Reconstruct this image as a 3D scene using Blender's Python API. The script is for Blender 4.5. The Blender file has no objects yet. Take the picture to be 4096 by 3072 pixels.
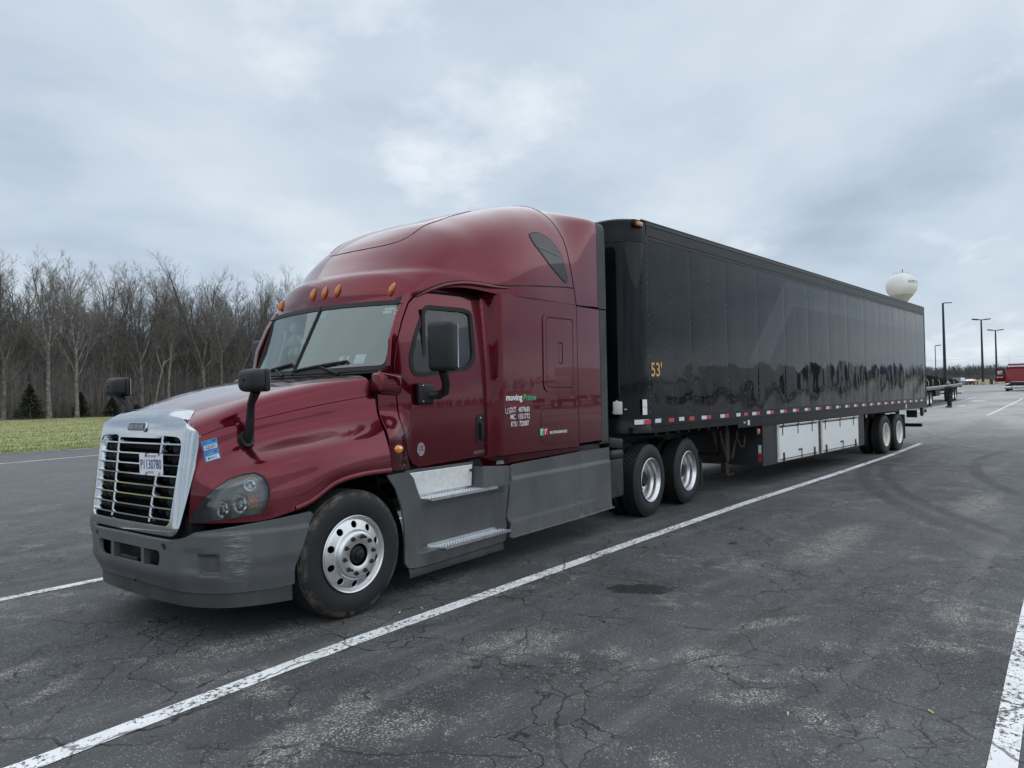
import bpy, bmesh, math, random
import numpy as np
from mathutils import Vector, Matrix
from mathutils.geometry import delaunay_2d_cdt
random.seed(7); np.random.seed(7)
SC = bpy.context.scene
COL = SC.collection
R = math.radians
# ------------------------------------------------------------------ camera
cam = bpy.data.objects.new('camera', bpy.data.cameras.new('camera')); COL.objects.link(cam)
CAM = Vector((-3.1293, -6.5641, 1.7196))
def cam_axes(yaw, pitch, roll):
    d = Vector((math.cos(pitch)*math.cos(yaw), math.cos(pitch)*math.sin(yaw), math.sin(pitch)))
    r = d.cross(Vector((0, 0, 1))).normalized(); u = r.cross(d)
    c, s = math.cos(roll), math.sin(roll)
    return c*r+s*u, -s*r+c*u, d
cr, cu, cd = cam_axes(R(42.4513), R(0.8934), R(-1.2061))
cam.matrix_world = Matrix(((cr.x, cu.x, -cd.x, CAM.x), (cr.y, cu.y, -cd.y, CAM.y), (cr.z, cu.z, -cd.z, CAM.z), (0, 0, 0, 1)))
cam.data.sensor_width = 36; cam.data.lens = 36*2842.37/4096
cam.data.clip_start = .05; cam.data.clip_end = 5000
SC.camera = cam
SC.render.resolution_x = 1024; SC.render.resolution_y = 768
# ------------------------------------------------------------------ world: bright overcast
SUN_DIR = Vector((.03, -.20, .98)).normalized()
W = bpy.data.worlds.new('World'); SC.world = W; W.use_nodes = True
nt = W.node_tree; nt.nodes.clear()
def wn(t, **k):
    n = nt.nodes.new(t)
    for a, b in k.items(): setattr(n, a, b)
    return n
tc = wn('ShaderNodeTexCoord'); sx = wn('ShaderNodeSeparateXYZ'); nt.links.new(tc.outputs['Generated'], sx.inputs[0])
mz = wn('ShaderNodeMath', operation='MAXIMUM'); nt.links.new(sx.outputs[2], mz.inputs[0]); mz.inputs[1].default_value = 0.0
az = wn('ShaderNodeMath', operation='ADD'); nt.links.new(mz.outputs[0], az.inputs[0]); az.inputs[1].default_value = .24
dx = wn('ShaderNodeMath', operation='DIVIDE'); nt.links.new(sx.outputs[0], dx.inputs[0]); nt.links.new(az.outputs[0], dx.inputs[1])
dy = wn('ShaderNodeMath', operation='DIVIDE'); nt.links.new(sx.outputs[1], dy.inputs[0]); nt.links.new(az.outputs[0], dy.inputs[1])
cv = wn('ShaderNodeCombineXYZ'); nt.links.new(dx.outputs[0], cv.inputs[0]); nt.links.new(dy.outputs[0], cv.inputs[1])
n1 = wn('ShaderNodeTexNoise'); n1.inputs['Scale'].default_value = .85; n1.inputs['Detail'].default_value = 6; n1.inputs['Roughness'].default_value = .5; n1.inputs['Distortion'].default_value = .15
n2 = wn('ShaderNodeTexNoise'); n2.inputs['Scale'].default_value = 1.5; n2.inputs['Detail'].default_value = 9; n2.inputs['Roughness'].default_value = .58; n2.inputs['Distortion'].default_value = .1
mp = wn('ShaderNodeMapping'); mp.inputs['Location'].default_value = (31.4, 5.9, 0); mp.inputs['Rotation'].default_value = (0, 0, R(-38)); mp.inputs['Scale'].default_value = (.95, 1.1, 1)
nt.links.new(cv.outputs[0], mp.inputs[0]); nt.links.new(mp.outputs[0], n1.inputs['Vector']); nt.links.new(mp.outputs[0], n2.inputs['Vector'])
rp = wn('ShaderNodeValToRGB'); e = rp.color_ramp.elements
e[0].position = .34; e[0].color = (3.2, 3.92, 4.9, 1); e[1].position = .68; e[1].color = (6.6, 7.15, 7.5, 1)
e2 = rp.color_ramp.elements.new(.48); e2.color = (4.75, 5.5, 6.35, 1)
nt.links.new(n1.outputs['Fac'], rp.inputs[0])
rb = wn('ShaderNodeValToRGB'); e = rb.color_ramp.elements
e[0].position = .58; e[0].color = (0, 0, 0, 1); e[1].position = .78; e[1].color = (1, 1, 1, 1)
nt.links.new(n2.outputs['Fac'], rb.inputs[0])
mb = wn('ShaderNodeMixRGB', blend_type='MIX'); mb.inputs[2].default_value = (9.0, 9.3, 9.5, 1)
mf = wn('ShaderNodeMath', operation='MULTIPLY'); mf.inputs[1].default_value = .75
nt.links.new(rb.outputs[0], mf.inputs[0]); nt.links.new(mf.outputs[0], mb.inputs[0]); nt.links.new(rp.outputs[0], mb.inputs[1])
sky = wn('ShaderNodeTexSky', sky_type='NISHITA'); sky.sun_disc = False
sky.sun_elevation = math.asin(SUN_DIR.z); sky.sun_rotation = math.atan2(SUN_DIR.x, SUN_DIR.y)
ms = wn('ShaderNodeMixRGB', blend_type='MIX'); ms.inputs[0].default_value = .93
nt.links.new(sky.outputs[0], ms.inputs[1]); nt.links.new(mb.outputs[0], ms.inputs[2])
bg = wn('ShaderNodeBackground'); bg.inputs['Strength'].default_value = .1
wo = wn('ShaderNodeOutputWorld'); nt.links.new(ms.outputs[0], bg.inputs[0]); nt.links.new(bg.outputs[0], wo.inputs[0])
sl = bpy.data.lights.new('sun', 'SUN'); sl.energy = 1.25; sl.angle = R(140); sl.color = (1, .995, .985)
so = bpy.data.objects.new('sun', sl); COL.objects.link(so)
so.rotation_euler = SUN_DIR.to_track_quat('Z', 'Y').to_euler(); so.location = (0, -20, 40)
SC.view_settings.view_transform = 'Standard'; SC.view_settings.look = 'None'
SC.view_settings.exposure = 0.33; SC.view_settings.gamma = 1; SC.view_settings.use_curve_mapping = False
SC.render.engine = 'CYCLES'
SC.cycles.max_bounces = 7; SC.cycles.diffuse_bounces = 3; SC.cycles.glossy_bounces = 3; SC.cycles.transmission_bounces = 4; SC.cycles.transparent_max_bounces = 12

# ------------------------------------------------------------------ materials
M = {}
def mat(name, col, rough=.5, metal=0., var=.12, vs=6., coat=0., bump=0., bs=60., spec=.5, trans=0., alpha=1., emit=None, col2=None, rvar=0., crough=.03, ior=1.45, tgt=None):
    m = bpy.data.materials.new(name); m.use_nodes = True; t = m.node_tree; b = t.nodes['Principled BSDF']
    c4 = (*col, 1)
    b.inputs['Roughness'].default_value = rough; b.inputs['Metallic'].default_value = metal
    b.inputs['Coat Weight'].default_value = coat; b.inputs['Coat Roughness'].default_value = crough
    b.inputs['Specular IOR Level'].default_value = spec; b.inputs['Transmission Weight'].default_value = trans
    b.inputs['Coat IOR'].default_value = 1.42; b.inputs['IOR'].default_value = ior; b.inputs['Alpha'].default_value = alpha
    b.inputs['Base Color'].default_value = c4
    tcn = t.nodes.new('ShaderNodeTexCoord'); no = t.nodes.new('ShaderNodeTexNoise')
    no.inputs['Scale'].default_value = vs; no.inputs['Detail'].default_value = 6
    t.links.new(tcn.outputs['Object'], no.inputs['Vector'])
    if var > 0 or col2:
        mx = t.nodes.new('ShaderNodeMixRGB'); rr = t.nodes.new('ShaderNodeValToRGB')
        rr.color_ramp.elements[0].position = .38; rr.color_ramp.elements[1].position = .66
        t.links.new(no.outputs['Fac'], rr.inputs[0]); t.links.new(rr.outputs[0], mx.inputs[0])
        mx.inputs[1].default_value = tuple(x*(1-var) for x in col)+(1,)
        mx.inputs[2].default_value = ((*col2, 1) if col2 else tuple(min(1, x*(1+var)) for x in col)+(1,))
        t.links.new(mx.outputs[0], b.inputs['Base Color'])
    if rvar > 0:
        mr = t.nodes.new('ShaderNodeMapRange'); mr.inputs['To Min'].default_value = max(0, rough-rvar); mr.inputs['To Max'].default_value = rough+rvar
        t.links.new(no.outputs['Fac'], mr.inputs['Value']); t.links.new(mr.outputs[0], b.inputs['Roughness'])
    if bump > 0:
        nb = t.nodes.new('ShaderNodeTexNoise'); nb.inputs['Scale'].default_value = bs; nb.inputs['Detail'].default_value = 4
        t.links.new(tcn.outputs['Object'], nb.inputs['Vector'])
        bn = t.nodes.new('ShaderNodeBump'); bn.inputs['Strength'].default_value = bump; bn.inputs['Distance'].default_value = .01
        t.links.new(nb.outputs['Fac'], bn.inputs['Height']); t.links.new(bn.outputs[0], b.inputs['Normal'])
    if emit:
        b.inputs['Emission Color'].default_value = (*emit[0], 1); b.inputs['Emission Strength'].default_value = emit[1]
    M[name] = m
    return m
mat('paint', (.126, .0024, .0135), .26, .85, .06, 1.2, coat=1., spec=.3, bump=.003, bs=2.2, crough=.02)
mat('grey_plastic', (.082, .089, .095), .5, 0, .16, 2.2, bump=.10, bs=260, rvar=.08)
mat('black_plastic', (.012, .013, .015), .5, 0, .2, 8, bump=.12, bs=220, rvar=.08)
mat('rubber_seal', (.010, .010, .010), .6, 0, .2, 9)
mat('rubber_strip', (.040, .043, .042), .62, 0, .3, 3, rvar=.1)
mat('chrome', (.56, .58, .60), .07, 1, .05, 5, rvar=.05)
mat('chrome_dull', (.55, .57, .59), .08, 1, .05, 6, rvar=.05)
mat('aluminium', (.62, .64, .66), .34, 1, .08, 14, rvar=.1, bump=.03, bs=300)
mat('alu_plate', (.80, .81, .80), .5, .25, .06, 18, rvar=.12, bump=.06, bs=90)
mat('rim_alu', (.70, .71, .72), .36, 1, .06, 5, rvar=.06)
mat('dark_metal', (.016, .016, .017), .55, .4, .3, 12, bump=.15, bs=60)
mat('rust_metal', (.045, .034, .026), .7, .4, .35, 22, bump=.3, bs=90)
mat('mesh_black', (.010, .010, .011), .65, .2, .2, 40, bump=.3, bs=150)
mat('void', (.006, .006, .007), .8, 0, .1, 4)
mat('lining', (.20, .21, .20), .8, 0, .12, 5)
mat('dash_grey', (.10, .105, .11), .6, 0, .15, 6, bump=.05, bs=120)
mat('curtain', (.13, .16, .20), .85, 0, .15, 3)
mat('seat_cloth', (.035, .036, .040), .85, 0, .2, 12)
mat('white_plastic', (.62, .62, .59), .5, 0, .06, 6)
mat('white_paint', (.80, .81, .81), .38, 0, .03, 2.4, coat=.25, bump=.01, bs=5)
mat('dirty_white', (.60, .59, .54), .5, 0, .12, 12, col2=(.70, .69, .66))
mat('rusty_white', (.78, .77, .72), .5, 0, .04, 9, col2=(.64, .59, .47))
mat('plate_white', (.74, .76, .80), .35, 0, .03, 30)
mat('navy_ink', (.055, .065, .19), .5, 0, .05, 20)
mat('black_ink', (.012, .012, .013), .5, 0, .05, 20)
mat('white_ink', (.80, .80, .80), .5, 0, .06, 30)
mat('green_ink', (.05, .36, .16), .5, 0, .06, 20)
mat('red_ink', (.45, .02, .03), .45, 0, .06, 20)
mat('blue_sticker', (.05, .27, .60), .4, 0, .06, 20)
mat('yellow_ink', (.62, .38, .10), .5, 0, .06, 20)
mat('reflect_red', (.50, .03, .045), .35, 0, .10, 14, coat=.4)
mat('reflect_white', (.66, .68, .68), .35, 0, .07, 14, coat=.4)
mat('amber', (.66, .17, .015), .18, 0, .12, 30, coat=.8, trans=.25)
mat('amber_bright', (.85, .30, .02), .15, 0, .2, 60, coat=.8, trans=.2)
mat('red_lens', (.5, .02, .02), .2, 0, .1, 30, coat=.6)
mat('yellow_paint', (.62, .36, .03), .5, 0, .12, 8)
mat('green_plastic', (.05, .3, .12), .5, 0, .1, 10)
mat('skin', (.42, .24, .17), .55, 0, .06, 20)
mat('jacket', (.010, .010, .012), .8, 0, .25, 14, bump=.2, bs=20)
mat('trousers', (.016, .017, .020), .85, 0, .25, 14, bump=.2, bs=24)
mat('cap_grey', (.26, .27, .28), .8, 0, .1, 30)
mat('tarp', (.012, .013, .014), .9, 0, .3, 4, bump=.35, bs=6, spec=.02)
mat('wood', (.12, .08, .05), .7, 0, .3, 12)
mat('strap', (.42, .38, .22), .7, 0, .1, 20)
mat('bark', (.155, .145, .137), .9, 0, .3, 3, col2=(.27, .255, .24))
mat('bark_dark', (.105, .097, .090), .9, 0, .3, 3, col2=(.18, .167, .156))
mat('bark_pale', (.30, .28, .25), .9, 0, .3, 3, col2=(.30, .27, .24))
mat('brush', (.18, .160, .145), .95, 0, .3, 1.2, col2=(.27, .245, .225))
mat('needles', (.014, .022, .012), .8, 0, .4, 2.5, col2=(.024, .036, .020))
mat('far_wood', (.095, .092, .092), .95, 0, .25, .05)  # distance haze put into this grey, no haze volume
mat('tower_white', (.70, .72, .70), .5, 0, .06, .18, rvar=.05)
mat('tower_band', (.46, .50, .49), .55, 0, .08, .18)
mat('pole_black', (.020, .021, .024), .5, .2, .15, 2)
mat('concrete', (.36, .35, .33), .8, 0, .15, 1.5, bump=.1, bs=30)
mat('truck_red', (.13, .006, .010), .3, .6, .08, 1.2, coat=.6, spec=.3)
mat('car_silver', (.30, .32, .34), .3, .5, .05, 2, coat=1)
mat('car_grey', (.16, .18, .19), .3, .4, .05, 2, coat=1)
mat('car_maroon', (.14, .015, .02), .3, .1, .05, 2, coat=1)
mat('truck_white', (.62, .63, .63), .3, 0, .05, 1, coat=.8)
mat('truck_blue', (.02, .04, .12), .3, 0, .05, 1, coat=.8)
mat('wire', (.03, .03, .03), .6, 0, .05, 1)
mat('butt', (.62, .36, .14), .8, 0, .1, 90, col2=(.75, .68, .55))
mat('rivet', (.30, .31, .32), .35, .7, .3, 3)

mat('grey_dark', (.030, .033, .037), .5, 0, .2, 3, rvar=.1)
mat('dark_steel', (.10, .10, .10), .5, .7, .3, 20)
mat('red_dark', (.10, .02, .02), .5, 0, .1, 3)
mat('green_dark', (.03, .12, .08), .5, 0, .1, 1)
mat('bin_blue', (.03, .05, .12), .5, 0, .1, 4)
mat('headlamp_black', (.12, .124, .128), .24, .5, .15, 6, coat=.5)
mat('badge_dark', (.10, .10, .11), .35, .6, .1, 20)
mat('sticker_silver', (.52, .53, .56), .35, .3, .25, 30, col2=(.30, .10, .12))
# bumper plastic with a whitish scrape on the left corner (object coordinates = tractor frame)
def scratch_mat(name, base):
    m = mat(name, base, .48, 0, .12, 3, bump=.10, bs=260, rvar=.08); t = m.node_tree; b = t.nodes['Principled BSDF']
    src = b.inputs['Base Color'].links[0].from_socket
    tcn = t.nodes.new('ShaderNodeTexCoord'); mp_ = t.nodes.new('ShaderNodeMapping'); mp_.inputs['Scale'].default_value = (9, 9, 170)
    t.links.new(tcn.outputs['Object'], mp_.inputs[0]); no = t.nodes.new('ShaderNodeTexNoise'); no.inputs['Scale'].default_value = 1; no.inputs['Detail'].default_value = 6; no.inputs['Roughness'].default_value = .7
    t.links.new(mp_.outputs[0], no.inputs['Vector'])
    sp_ = t.nodes.new('ShaderNodeSeparateXYZ'); t.links.new(tcn.outputs['Object'], sp_.inputs[0])
    def gauss(sock, c, w):
        a = t.nodes.new('ShaderNodeMath'); a.operation = 'SUBTRACT'; t.links.new(sock, a.inputs[0]); a.inputs[1].default_value = c
        d = t.nodes.new('ShaderNodeMath'); d.operation = 'DIVIDE'; t.links.new(a.outputs[0], d.inputs[0]); d.inputs[1].default_value = w
        e = t.nodes.new('ShaderNodeMath'); e.operation = 'MULTIPLY'; t.links.new(d.outputs[0], e.inputs[0]); t.links.new(d.outputs[0], e.inputs[1])
        f = t.nodes.new('ShaderNodeMath'); f.operation = 'SUBTRACT'; f.inputs[0].default_value = 1; f.use_clamp = True; t.links.new(e.outputs[0], f.inputs[1]); return f.outputs[0]
    def mul(a, b_):
        n = t.nodes.new('ShaderNodeMath'); n.operation = 'MULTIPLY'; t.links.new(a, n.inputs[0]); t.links.new(b_, n.inputs[1]); return n.outputs[0]
    k = mul(mul(gauss(sp_.outputs[0], -.90, .085), gauss(sp_.outputs[2], .63, .25)), gauss(sp_.outputs[1], -1.0, .16))
    rr = t.nodes.new('ShaderNodeMapRange'); rr.inputs['From Min'].default_value = .50; rr.inputs['From Max'].default_value = .66; t.links.new(no.outputs['Fac'], rr.inputs['Value'])
    f = mul(k, rr.outputs[0]); mx = t.nodes.new('ShaderNodeMixRGB'); t.links.new(f, mx.inputs[0]); t.links.new(src, mx.inputs[1]); mx.inputs[2].default_value = (.40, .43, .43, 1)
    t.links.new(mx.outputs[0], b.inputs['Base Color'])
scratch_mat('bumper_plastic', (.085, .092, .098))
# tyres; dried mud ring on the shoulders of the steer tyre (by distance from the hub)
def tyre_mat(name, mud):
    m = mat(name, (.014, .0145, .0155), .62, 0, .2, 10, rvar=.1, bump=.12, bs=60); t = m.node_tree; b = t.nodes['Principled BSDF']
    if mud:
        src = b.inputs['Base Color'].links[0].from_socket
        tcn = t.nodes.new('ShaderNodeTexCoord'); sp_ = t.nodes.new('ShaderNodeSeparateXYZ'); t.links.new(tcn.outputs['Object'], sp_.inputs[0])
        cb = t.nodes.new('ShaderNodeCombineXYZ'); t.links.new(sp_.outputs[0], cb.inputs[0]); t.links.new(sp_.outputs[2], cb.inputs[1])
        ln = t.nodes.new('ShaderNodeVectorMath'); ln.operation = 'LENGTH'; t.links.new(cb.outputs[0], ln.inputs[0])
        r = t.nodes.new('ShaderNodeValToRGB'); e = r.color_ramp.elements; e[0].position = .435; e[0].color = (0, 0, 0, 1); e[1].position = .462; e[1].color = (1, 1, 1, 1)
        e_ = r.color_ramp.elements.new(.488); e_.color = (.9, .9, .9, 1); e_ = r.color_ramp.elements.new(.496); e_.color = (0, 0, 0, 1)
        t.links.new(ln.outputs['Value'], r.inputs[0])
        no = t.nodes.new('ShaderNodeTexNoise'); no.inputs['Scale'].default_value = 9; no.inputs['Detail'].default_value = 9; no.inputs['Roughness'].default_value = .72; t.links.new(tcn.outputs['Object'], no.inputs['Vector'])
        rr = t.nodes.new('ShaderNodeMapRange'); rr.inputs['From Min'].default_value = .47; rr.inputs['From Max'].default_value = .60; t.links.new(no.outputs['Fac'], rr.inputs['Value'])
        mu = t.nodes.new('ShaderNodeMath'); mu.operation = 'MULTIPLY'; t.links.new(r.outputs[0], mu.inputs[0]); t.links.new(rr.outputs[0], mu.inputs[1])
        mx = t.nodes.new('ShaderNodeMixRGB'); t.links.new(mu.outputs[0], mx.inputs[0]); t.links.new(src, mx.inputs[1]); mx.inputs[2].default_value = (.115, .095, .070, 1)
        t.links.new(mx.outputs[0], b.inputs['Base Color'])
tyre_mat('tyre', False); tyre_mat('tyre_muddy', True)
# road film and dried splashes on the lower bodywork (own shapes, by height and noise)
def add_dirt(name, z0, z1, amt, c=(.17, .155, .135), sc=5.):
    t = M[name].node_tree; b = t.nodes['Principled BSDF']; src = b.inputs['Base Color'].links[0].from_socket
    tcn = t.nodes.new('ShaderNodeTexCoord'); sp_ = t.nodes.new('ShaderNodeSeparateXYZ'); t.links.new(tcn.outputs['Object'], sp_.inputs[0])
    mr = t.nodes.new('ShaderNodeMapRange'); mr.inputs['From Min'].default_value = z1; mr.inputs['From Max'].default_value = z0; t.links.new(sp_.outputs[2], mr.inputs['Value'])
    mp_ = t.nodes.new('ShaderNodeMapping'); mp_.inputs['Scale'].default_value = (1.6, 1.6, .5); t.links.new(tcn.outputs['Object'], mp_.inputs[0])
    no = t.nodes.new('ShaderNodeTexNoise'); no.inputs['Scale'].default_value = sc; no.inputs['Detail'].default_value = 9; no.inputs['Roughness'].default_value = .7; t.links.new(mp_.outputs[0], no.inputs['Vector'])
    n2_ = t.nodes.new('ShaderNodeTexNoise'); n2_.inputs['Scale'].default_value = 70; n2_.inputs['Detail'].default_value = 2; t.links.new(tcn.outputs['Object'], n2_.inputs['Vector'])
    r1 = t.nodes.new('ShaderNodeMapRange'); r1.inputs['From Min'].default_value = .38; r1.inputs['From Max'].default_value = .68; t.links.new(no.outputs['Fac'], r1.inputs['Value'])
    r2 = t.nodes.new('ShaderNodeMapRange'); r2.inputs['From Min'].default_value = .66; r2.inputs['From Max'].default_value = .70; t.links.new(n2_.outputs['Fac'], r2.inputs['Value'])
    mx_ = t.nodes.new('ShaderNodeMath'); mx_.operation = 'MAXIMUM'; t.links.new(r1.outputs[0], mx_.inputs[0]); t.links.new(r2.outputs[0], mx_.inputs[1])
    mu = t.nodes.new('ShaderNodeMath'); mu.operation = 'MULTIPLY'; t.links.new(mx_.outputs[0], mu.inputs[0]); t.links.new(mr.outputs[0], mu.inputs[1])
    m2 = t.nodes.new('ShaderNodeMath'); m2.operation = 'MULTIPLY'; t.links.new(mu.outputs[0], m2.inputs[0]); m2.inputs[1].default_value = amt
    mc_ = t.nodes.new('ShaderNodeMixRGB'); t.links.new(m2.outputs[0], mc_.inputs[0]); t.links.new(src, mc_.inputs[1]); mc_.inputs[2].default_value = (*c, 1); t.links.new(mc_.outputs[0], b.inputs['Base Color'])
add_dirt('grey_plastic', .15, 1.0, .55); add_dirt('bumper_plastic', .2, .9, .35); add_dirt('paint', .85, 1.7, .16, (.20, .10, .09)); add_dirt('rubber_strip', .1, .6, .2); add_dirt('black_plastic', .2, 1.0, .4); add_dirt('dirty_white', .3, .7, .5); add_dirt('white_paint', .3, .75, .25, (.5, .47, .42))
# glass (real, thin): mix of transparent tint and glossy by Fresnel
def glassmat(name, tint, rough=.0, ior=1.5, dens=0.):
    m = bpy.data.materials.new(name); m.use_nodes = True; t = m.node_tree; t.nodes.clear()
    o = t.nodes.new('ShaderNodeOutputMaterial'); tr = t.nodes.new('ShaderNodeBsdfTransparent'); gl = t.nodes.new('ShaderNodeBsdfGlossy')
    fr = t.nodes.new('ShaderNodeFresnel'); mx = t.nodes.new('ShaderNodeMixShader')
    no = t.nodes.new('ShaderNodeTexNoise'); no.inputs['Scale'].default_value = 2; tcn = t.nodes.new('ShaderNodeTexCoord')
    t.links.new(tcn.outputs['Object'], no.inputs['Vector'])
    bn = t.nodes.new('ShaderNodeBump'); bn.inputs['Strength'].default_value = .0012; t.links.new(no.outputs['Fac'], bn.inputs['Height'])
    if name != 'lamp_lens': t.links.new(bn.outputs[0], gl.inputs['Normal'])
    gl.inputs[0].default_value = (.82, .95, .93, 1) if name == 'windshield_glass' else (.9, .9, .9, 1)
    tr.inputs[0].default_value = (*tint, 1); gl.inputs['Roughness'].default_value = rough; fr.inputs['IOR'].default_value = ior
    t.links.new(fr.outputs[0], mx.inputs[0]); t.links.new(tr.outputs[0], mx.inputs[1]); t.links.new(gl.outputs[0], mx.inputs[2])
    if dens > 0:
        df = t.nodes.new('ShaderNodeBsdfDiffuse'); df.inputs[0].default_value = (.55, .60, .60, 1); m2 = t.nodes.new('ShaderNodeMixShader'); m2.inputs[0].default_value = dens  # pale diffuse film: dust, plus sky glare put into the colour
        t.links.new(mx.outputs[0], m2.inputs[1]); t.links.new(df.outputs[0], m2.inputs[2]); t.links.new(m2.outputs[0], o.inputs[0])
    else:
        t.links.new(mx.outputs[0], o.inputs[0])
    M[name] = m
glassmat('windshield_glass', (.90, .97, .95), 0, 2.35, .05)
glassmat('side_glass', (.68, .73, .71), 0, 1.65, .02)
glassmat('dark_glass', (.05, .06, .065), .02, 1.65)
glassmat('lamp_lens', (.92, .94, .94), .0, 1.95, .0)

# ------------------------------------------------------------------ mesh helpers
def smooth_angle(me, ang=32):
    me.polygons.foreach_set('use_smooth', [True]*len(me.polygons))
    if ang < 179: me.set_sharp_from_angle(angle=R(ang))
def sticks(name, P, Q, r, m):
    P, Q, r = np.array(P), np.array(Q), np.array(r)[:, None]; d = Q-P; a = np.cross(d, [.3, .9, .1]); a /= np.linalg.norm(a, axis=1)[:, None]+1e-9; b = np.cross(d, a); b /= np.linalg.norm(b, axis=1)[:, None]+1e-9
    V = np.stack([P+a*r, P+(a*-.5+b*.866)*r, P+(a*-.5-b*.866)*r, Q], 1).reshape(-1, 3); k = np.arange(len(P))[:, None]*4
    F = np.concatenate([k+[0, 1, 3], k+[1, 2, 3], k+[2, 0, 3]]); me = bpy.data.meshes.new(name); me.vertices.add(len(V)); me.vertices.foreach_set('co', V.astype(np.float32).ravel())
    me.loops.add(F.size); me.loops.foreach_set('vertex_index', F.ravel().astype(np.int32)); me.polygons.add(len(F)); me.polygons.foreach_set('loop_start', np.arange(0, F.size, 3, dtype=np.int32)); me.update(calc_edges=True); me.validate(); me.materials.append(M[m])
    return link(name, me)
def link(name, me, parent=None):
    o = bpy.data.objects.new(name, me); COL.objects.link(o)
    if parent is not None: o.parent = parent
    return o
def tag(o, label=None, cat=None, group=None, kind=None):
    if label: o['label'] = label
    if cat: o['category'] = cat
    if group: o['group'] = group
    if kind: o['kind'] = kind
    return o
def empty(name, loc=(0, 0, 0), rz=0, label=None, cat=None, group=None):
    o = bpy.data.objects.new(name, None); COL.objects.link(o); o.location = loc; o.rotation_euler = (0, 0, rz); o.empty_display_size = .2
    return tag(o, label, cat, group)
def copy_tree(o, parent=None):
    c = o.copy(); COL.objects.link(c); c.parent = parent
    for ch in list(o.children): copy_tree(ch, c)
    return c
class MB:
    def __init__(s): s.v = []; s.f = []
    def add(s, vs, fs):
        k = len(s.v); s.v += [tuple(map(float, p)) for p in vs]; s.f += [tuple(i+k for i in f) for f in fs]; return s
    def box(s, x0, x1, y0, y1, z0, z1):
        v = [(x, y, z) for z in (z0, z1) for y in (y0, y1) for x in (x0, x1)]
        return s.add(v, [(0, 2, 3, 1), (4, 5, 7, 6), (0, 1, 5, 4), (2, 6, 7, 3), (0, 4, 6, 2), (1, 3, 7, 5)])
    def rbox(s, c, d, r=.01, seg=2, rot=None):
        bm = bmesh.new(); bmesh.ops.create_cube(bm, size=1)
        for v in bm.verts: v.co = Vector((v.co.x*d[0], v.co.y*d[1], v.co.z*d[2]))
        if r > 0: bmesh.ops.bevel(bm, geom=list(bm.edges), offset=r, segments=seg, profile=.5, affect='EDGES')
        m = (rot or Matrix()).to_4x4() if not isinstance(rot, Matrix) or len(rot) != 4 else rot
        bm.verts.index_update()
        vs = [m @ v.co+Vector(c) for v in bm.verts]; fs = [[v.index for v in f.verts] for f in bm.faces]; bm.free()
        return s.add(vs, fs)
    def tube(s, path, rad, n=8, cap=True, flat=None):
        P = [Vector(p) for p in path]; rs = rad if isinstance(rad, (list, tuple)) else [rad]*len(P)
        k = len(s.v); a = None
        for i, p in enumerate(P):
            t = (P[min(i+1, len(P)-1)]-P[max(i-1, 0)]).normalized()
            if a is None: a = t.orthogonal().normalized() if flat is None else (Vector(flat)-t*Vector(flat).dot(t)).normalized()
            else: a = (a-t*a.dot(t)).normalized()
            b = t.cross(a)
            for j in range(n):
                q = p+(a*math.cos(2*math.pi*j/n)+b*math.sin(2*math.pi*j/n))*rs[i]; s.v.append(tuple(q))
        for i in range(len(P)-1):
            for j in range(n):
                j2 = (j+1) % n; s.f.append((k+i*n+j, k+i*n+j2, k+(i+1)*n+j2, k+(i+1)*n+j))
        if cap:
            s.f.append(tuple(k+j for j in reversed(range(n)))); s.f.append(tuple(k+(len(P)-1)*n+j for j in range(n)))
        return s
    def lathe(s, prof, n=48, c=(0, 0, 0), axis='y', closed=False):
        k = len(s.v); c = Vector(c)
        for r, h in prof:
            for j in range(n):
                a = 2*math.pi*j/n; ca, sa = math.cos(a)*r, math.sin(a)*r
                s.v.append(tuple(c+Vector({'y': (ca, h, sa), 'z': (ca, sa, h), 'x': (h, ca, sa)}[axis])))
        m = len(prof)
        for i in range(m if closed else m-1):
            for j in range(n):
                j2 = (j+1) % n; i2 = (i+1) % m; s.f.append((k+i*n+j, k+i*n+j2, k+i2*n+j2, k+i2*n+j))
        return s
    def prism(s, pts, fn, d0, d1):
        """2D outline extruded between depths; fn(u,v,d)->xyz"""
        n = len(pts); k = len(s.v)
        for d in (d0, d1):
            for u, v in pts: s.v.append(tuple(fn(u, v, d)))
        s.f.append(tuple(k+i for i in range(n))); s.f.append(tuple(k+n+i for i in reversed(range(n))))
        for i in range(n): j = (i+1) % n; s.f.append((k+i, k+n+i, k+n+j, k+j))
        return s
    def grid(s, fn, us, vs, flip=False):
        k = len(s.v); nv = len(vs)
        for u in us:
            for v in vs: s.v.append(tuple(map(float, fn(u, v))))
        for i in range(len(us)-1):
            for j in range(nv-1):
                q = (k+i*nv+j, k+(i+1)*nv+j, k+(i+1)*nv+j+1, k+i*nv+j+1)
                s.f.append(q[::-1] if flip else q)
        return s
    def mirror_y(s): s.v = [(x, -y, z) for x, y, z in s.v]; s.f = [f[::-1] for f in s.f]; return s
    def build(s, name, m, parent=None, ang=32, fix=False):
        me = bpy.data.meshes.new(name); me.from_pydata(s.v, [], s.f)
        if fix:
            bm = bmesh.new(); bm.from_mesh(me); bmesh.ops.recalc_face_normals(bm, faces=bm.faces); bm.to_mesh(me); bm.free()
        smooth_angle(me, ang); me.materials.append(M[m]); me.update()
        return link(name, me, parent)
def lin(a, b, n): return [a+(b-a)*i/(n-1) for i in range(n)]
def sst(a, b, x):
    t = min(1, max(0, (x-a)/(b-a))); return t*t*(3-2*t)
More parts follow.
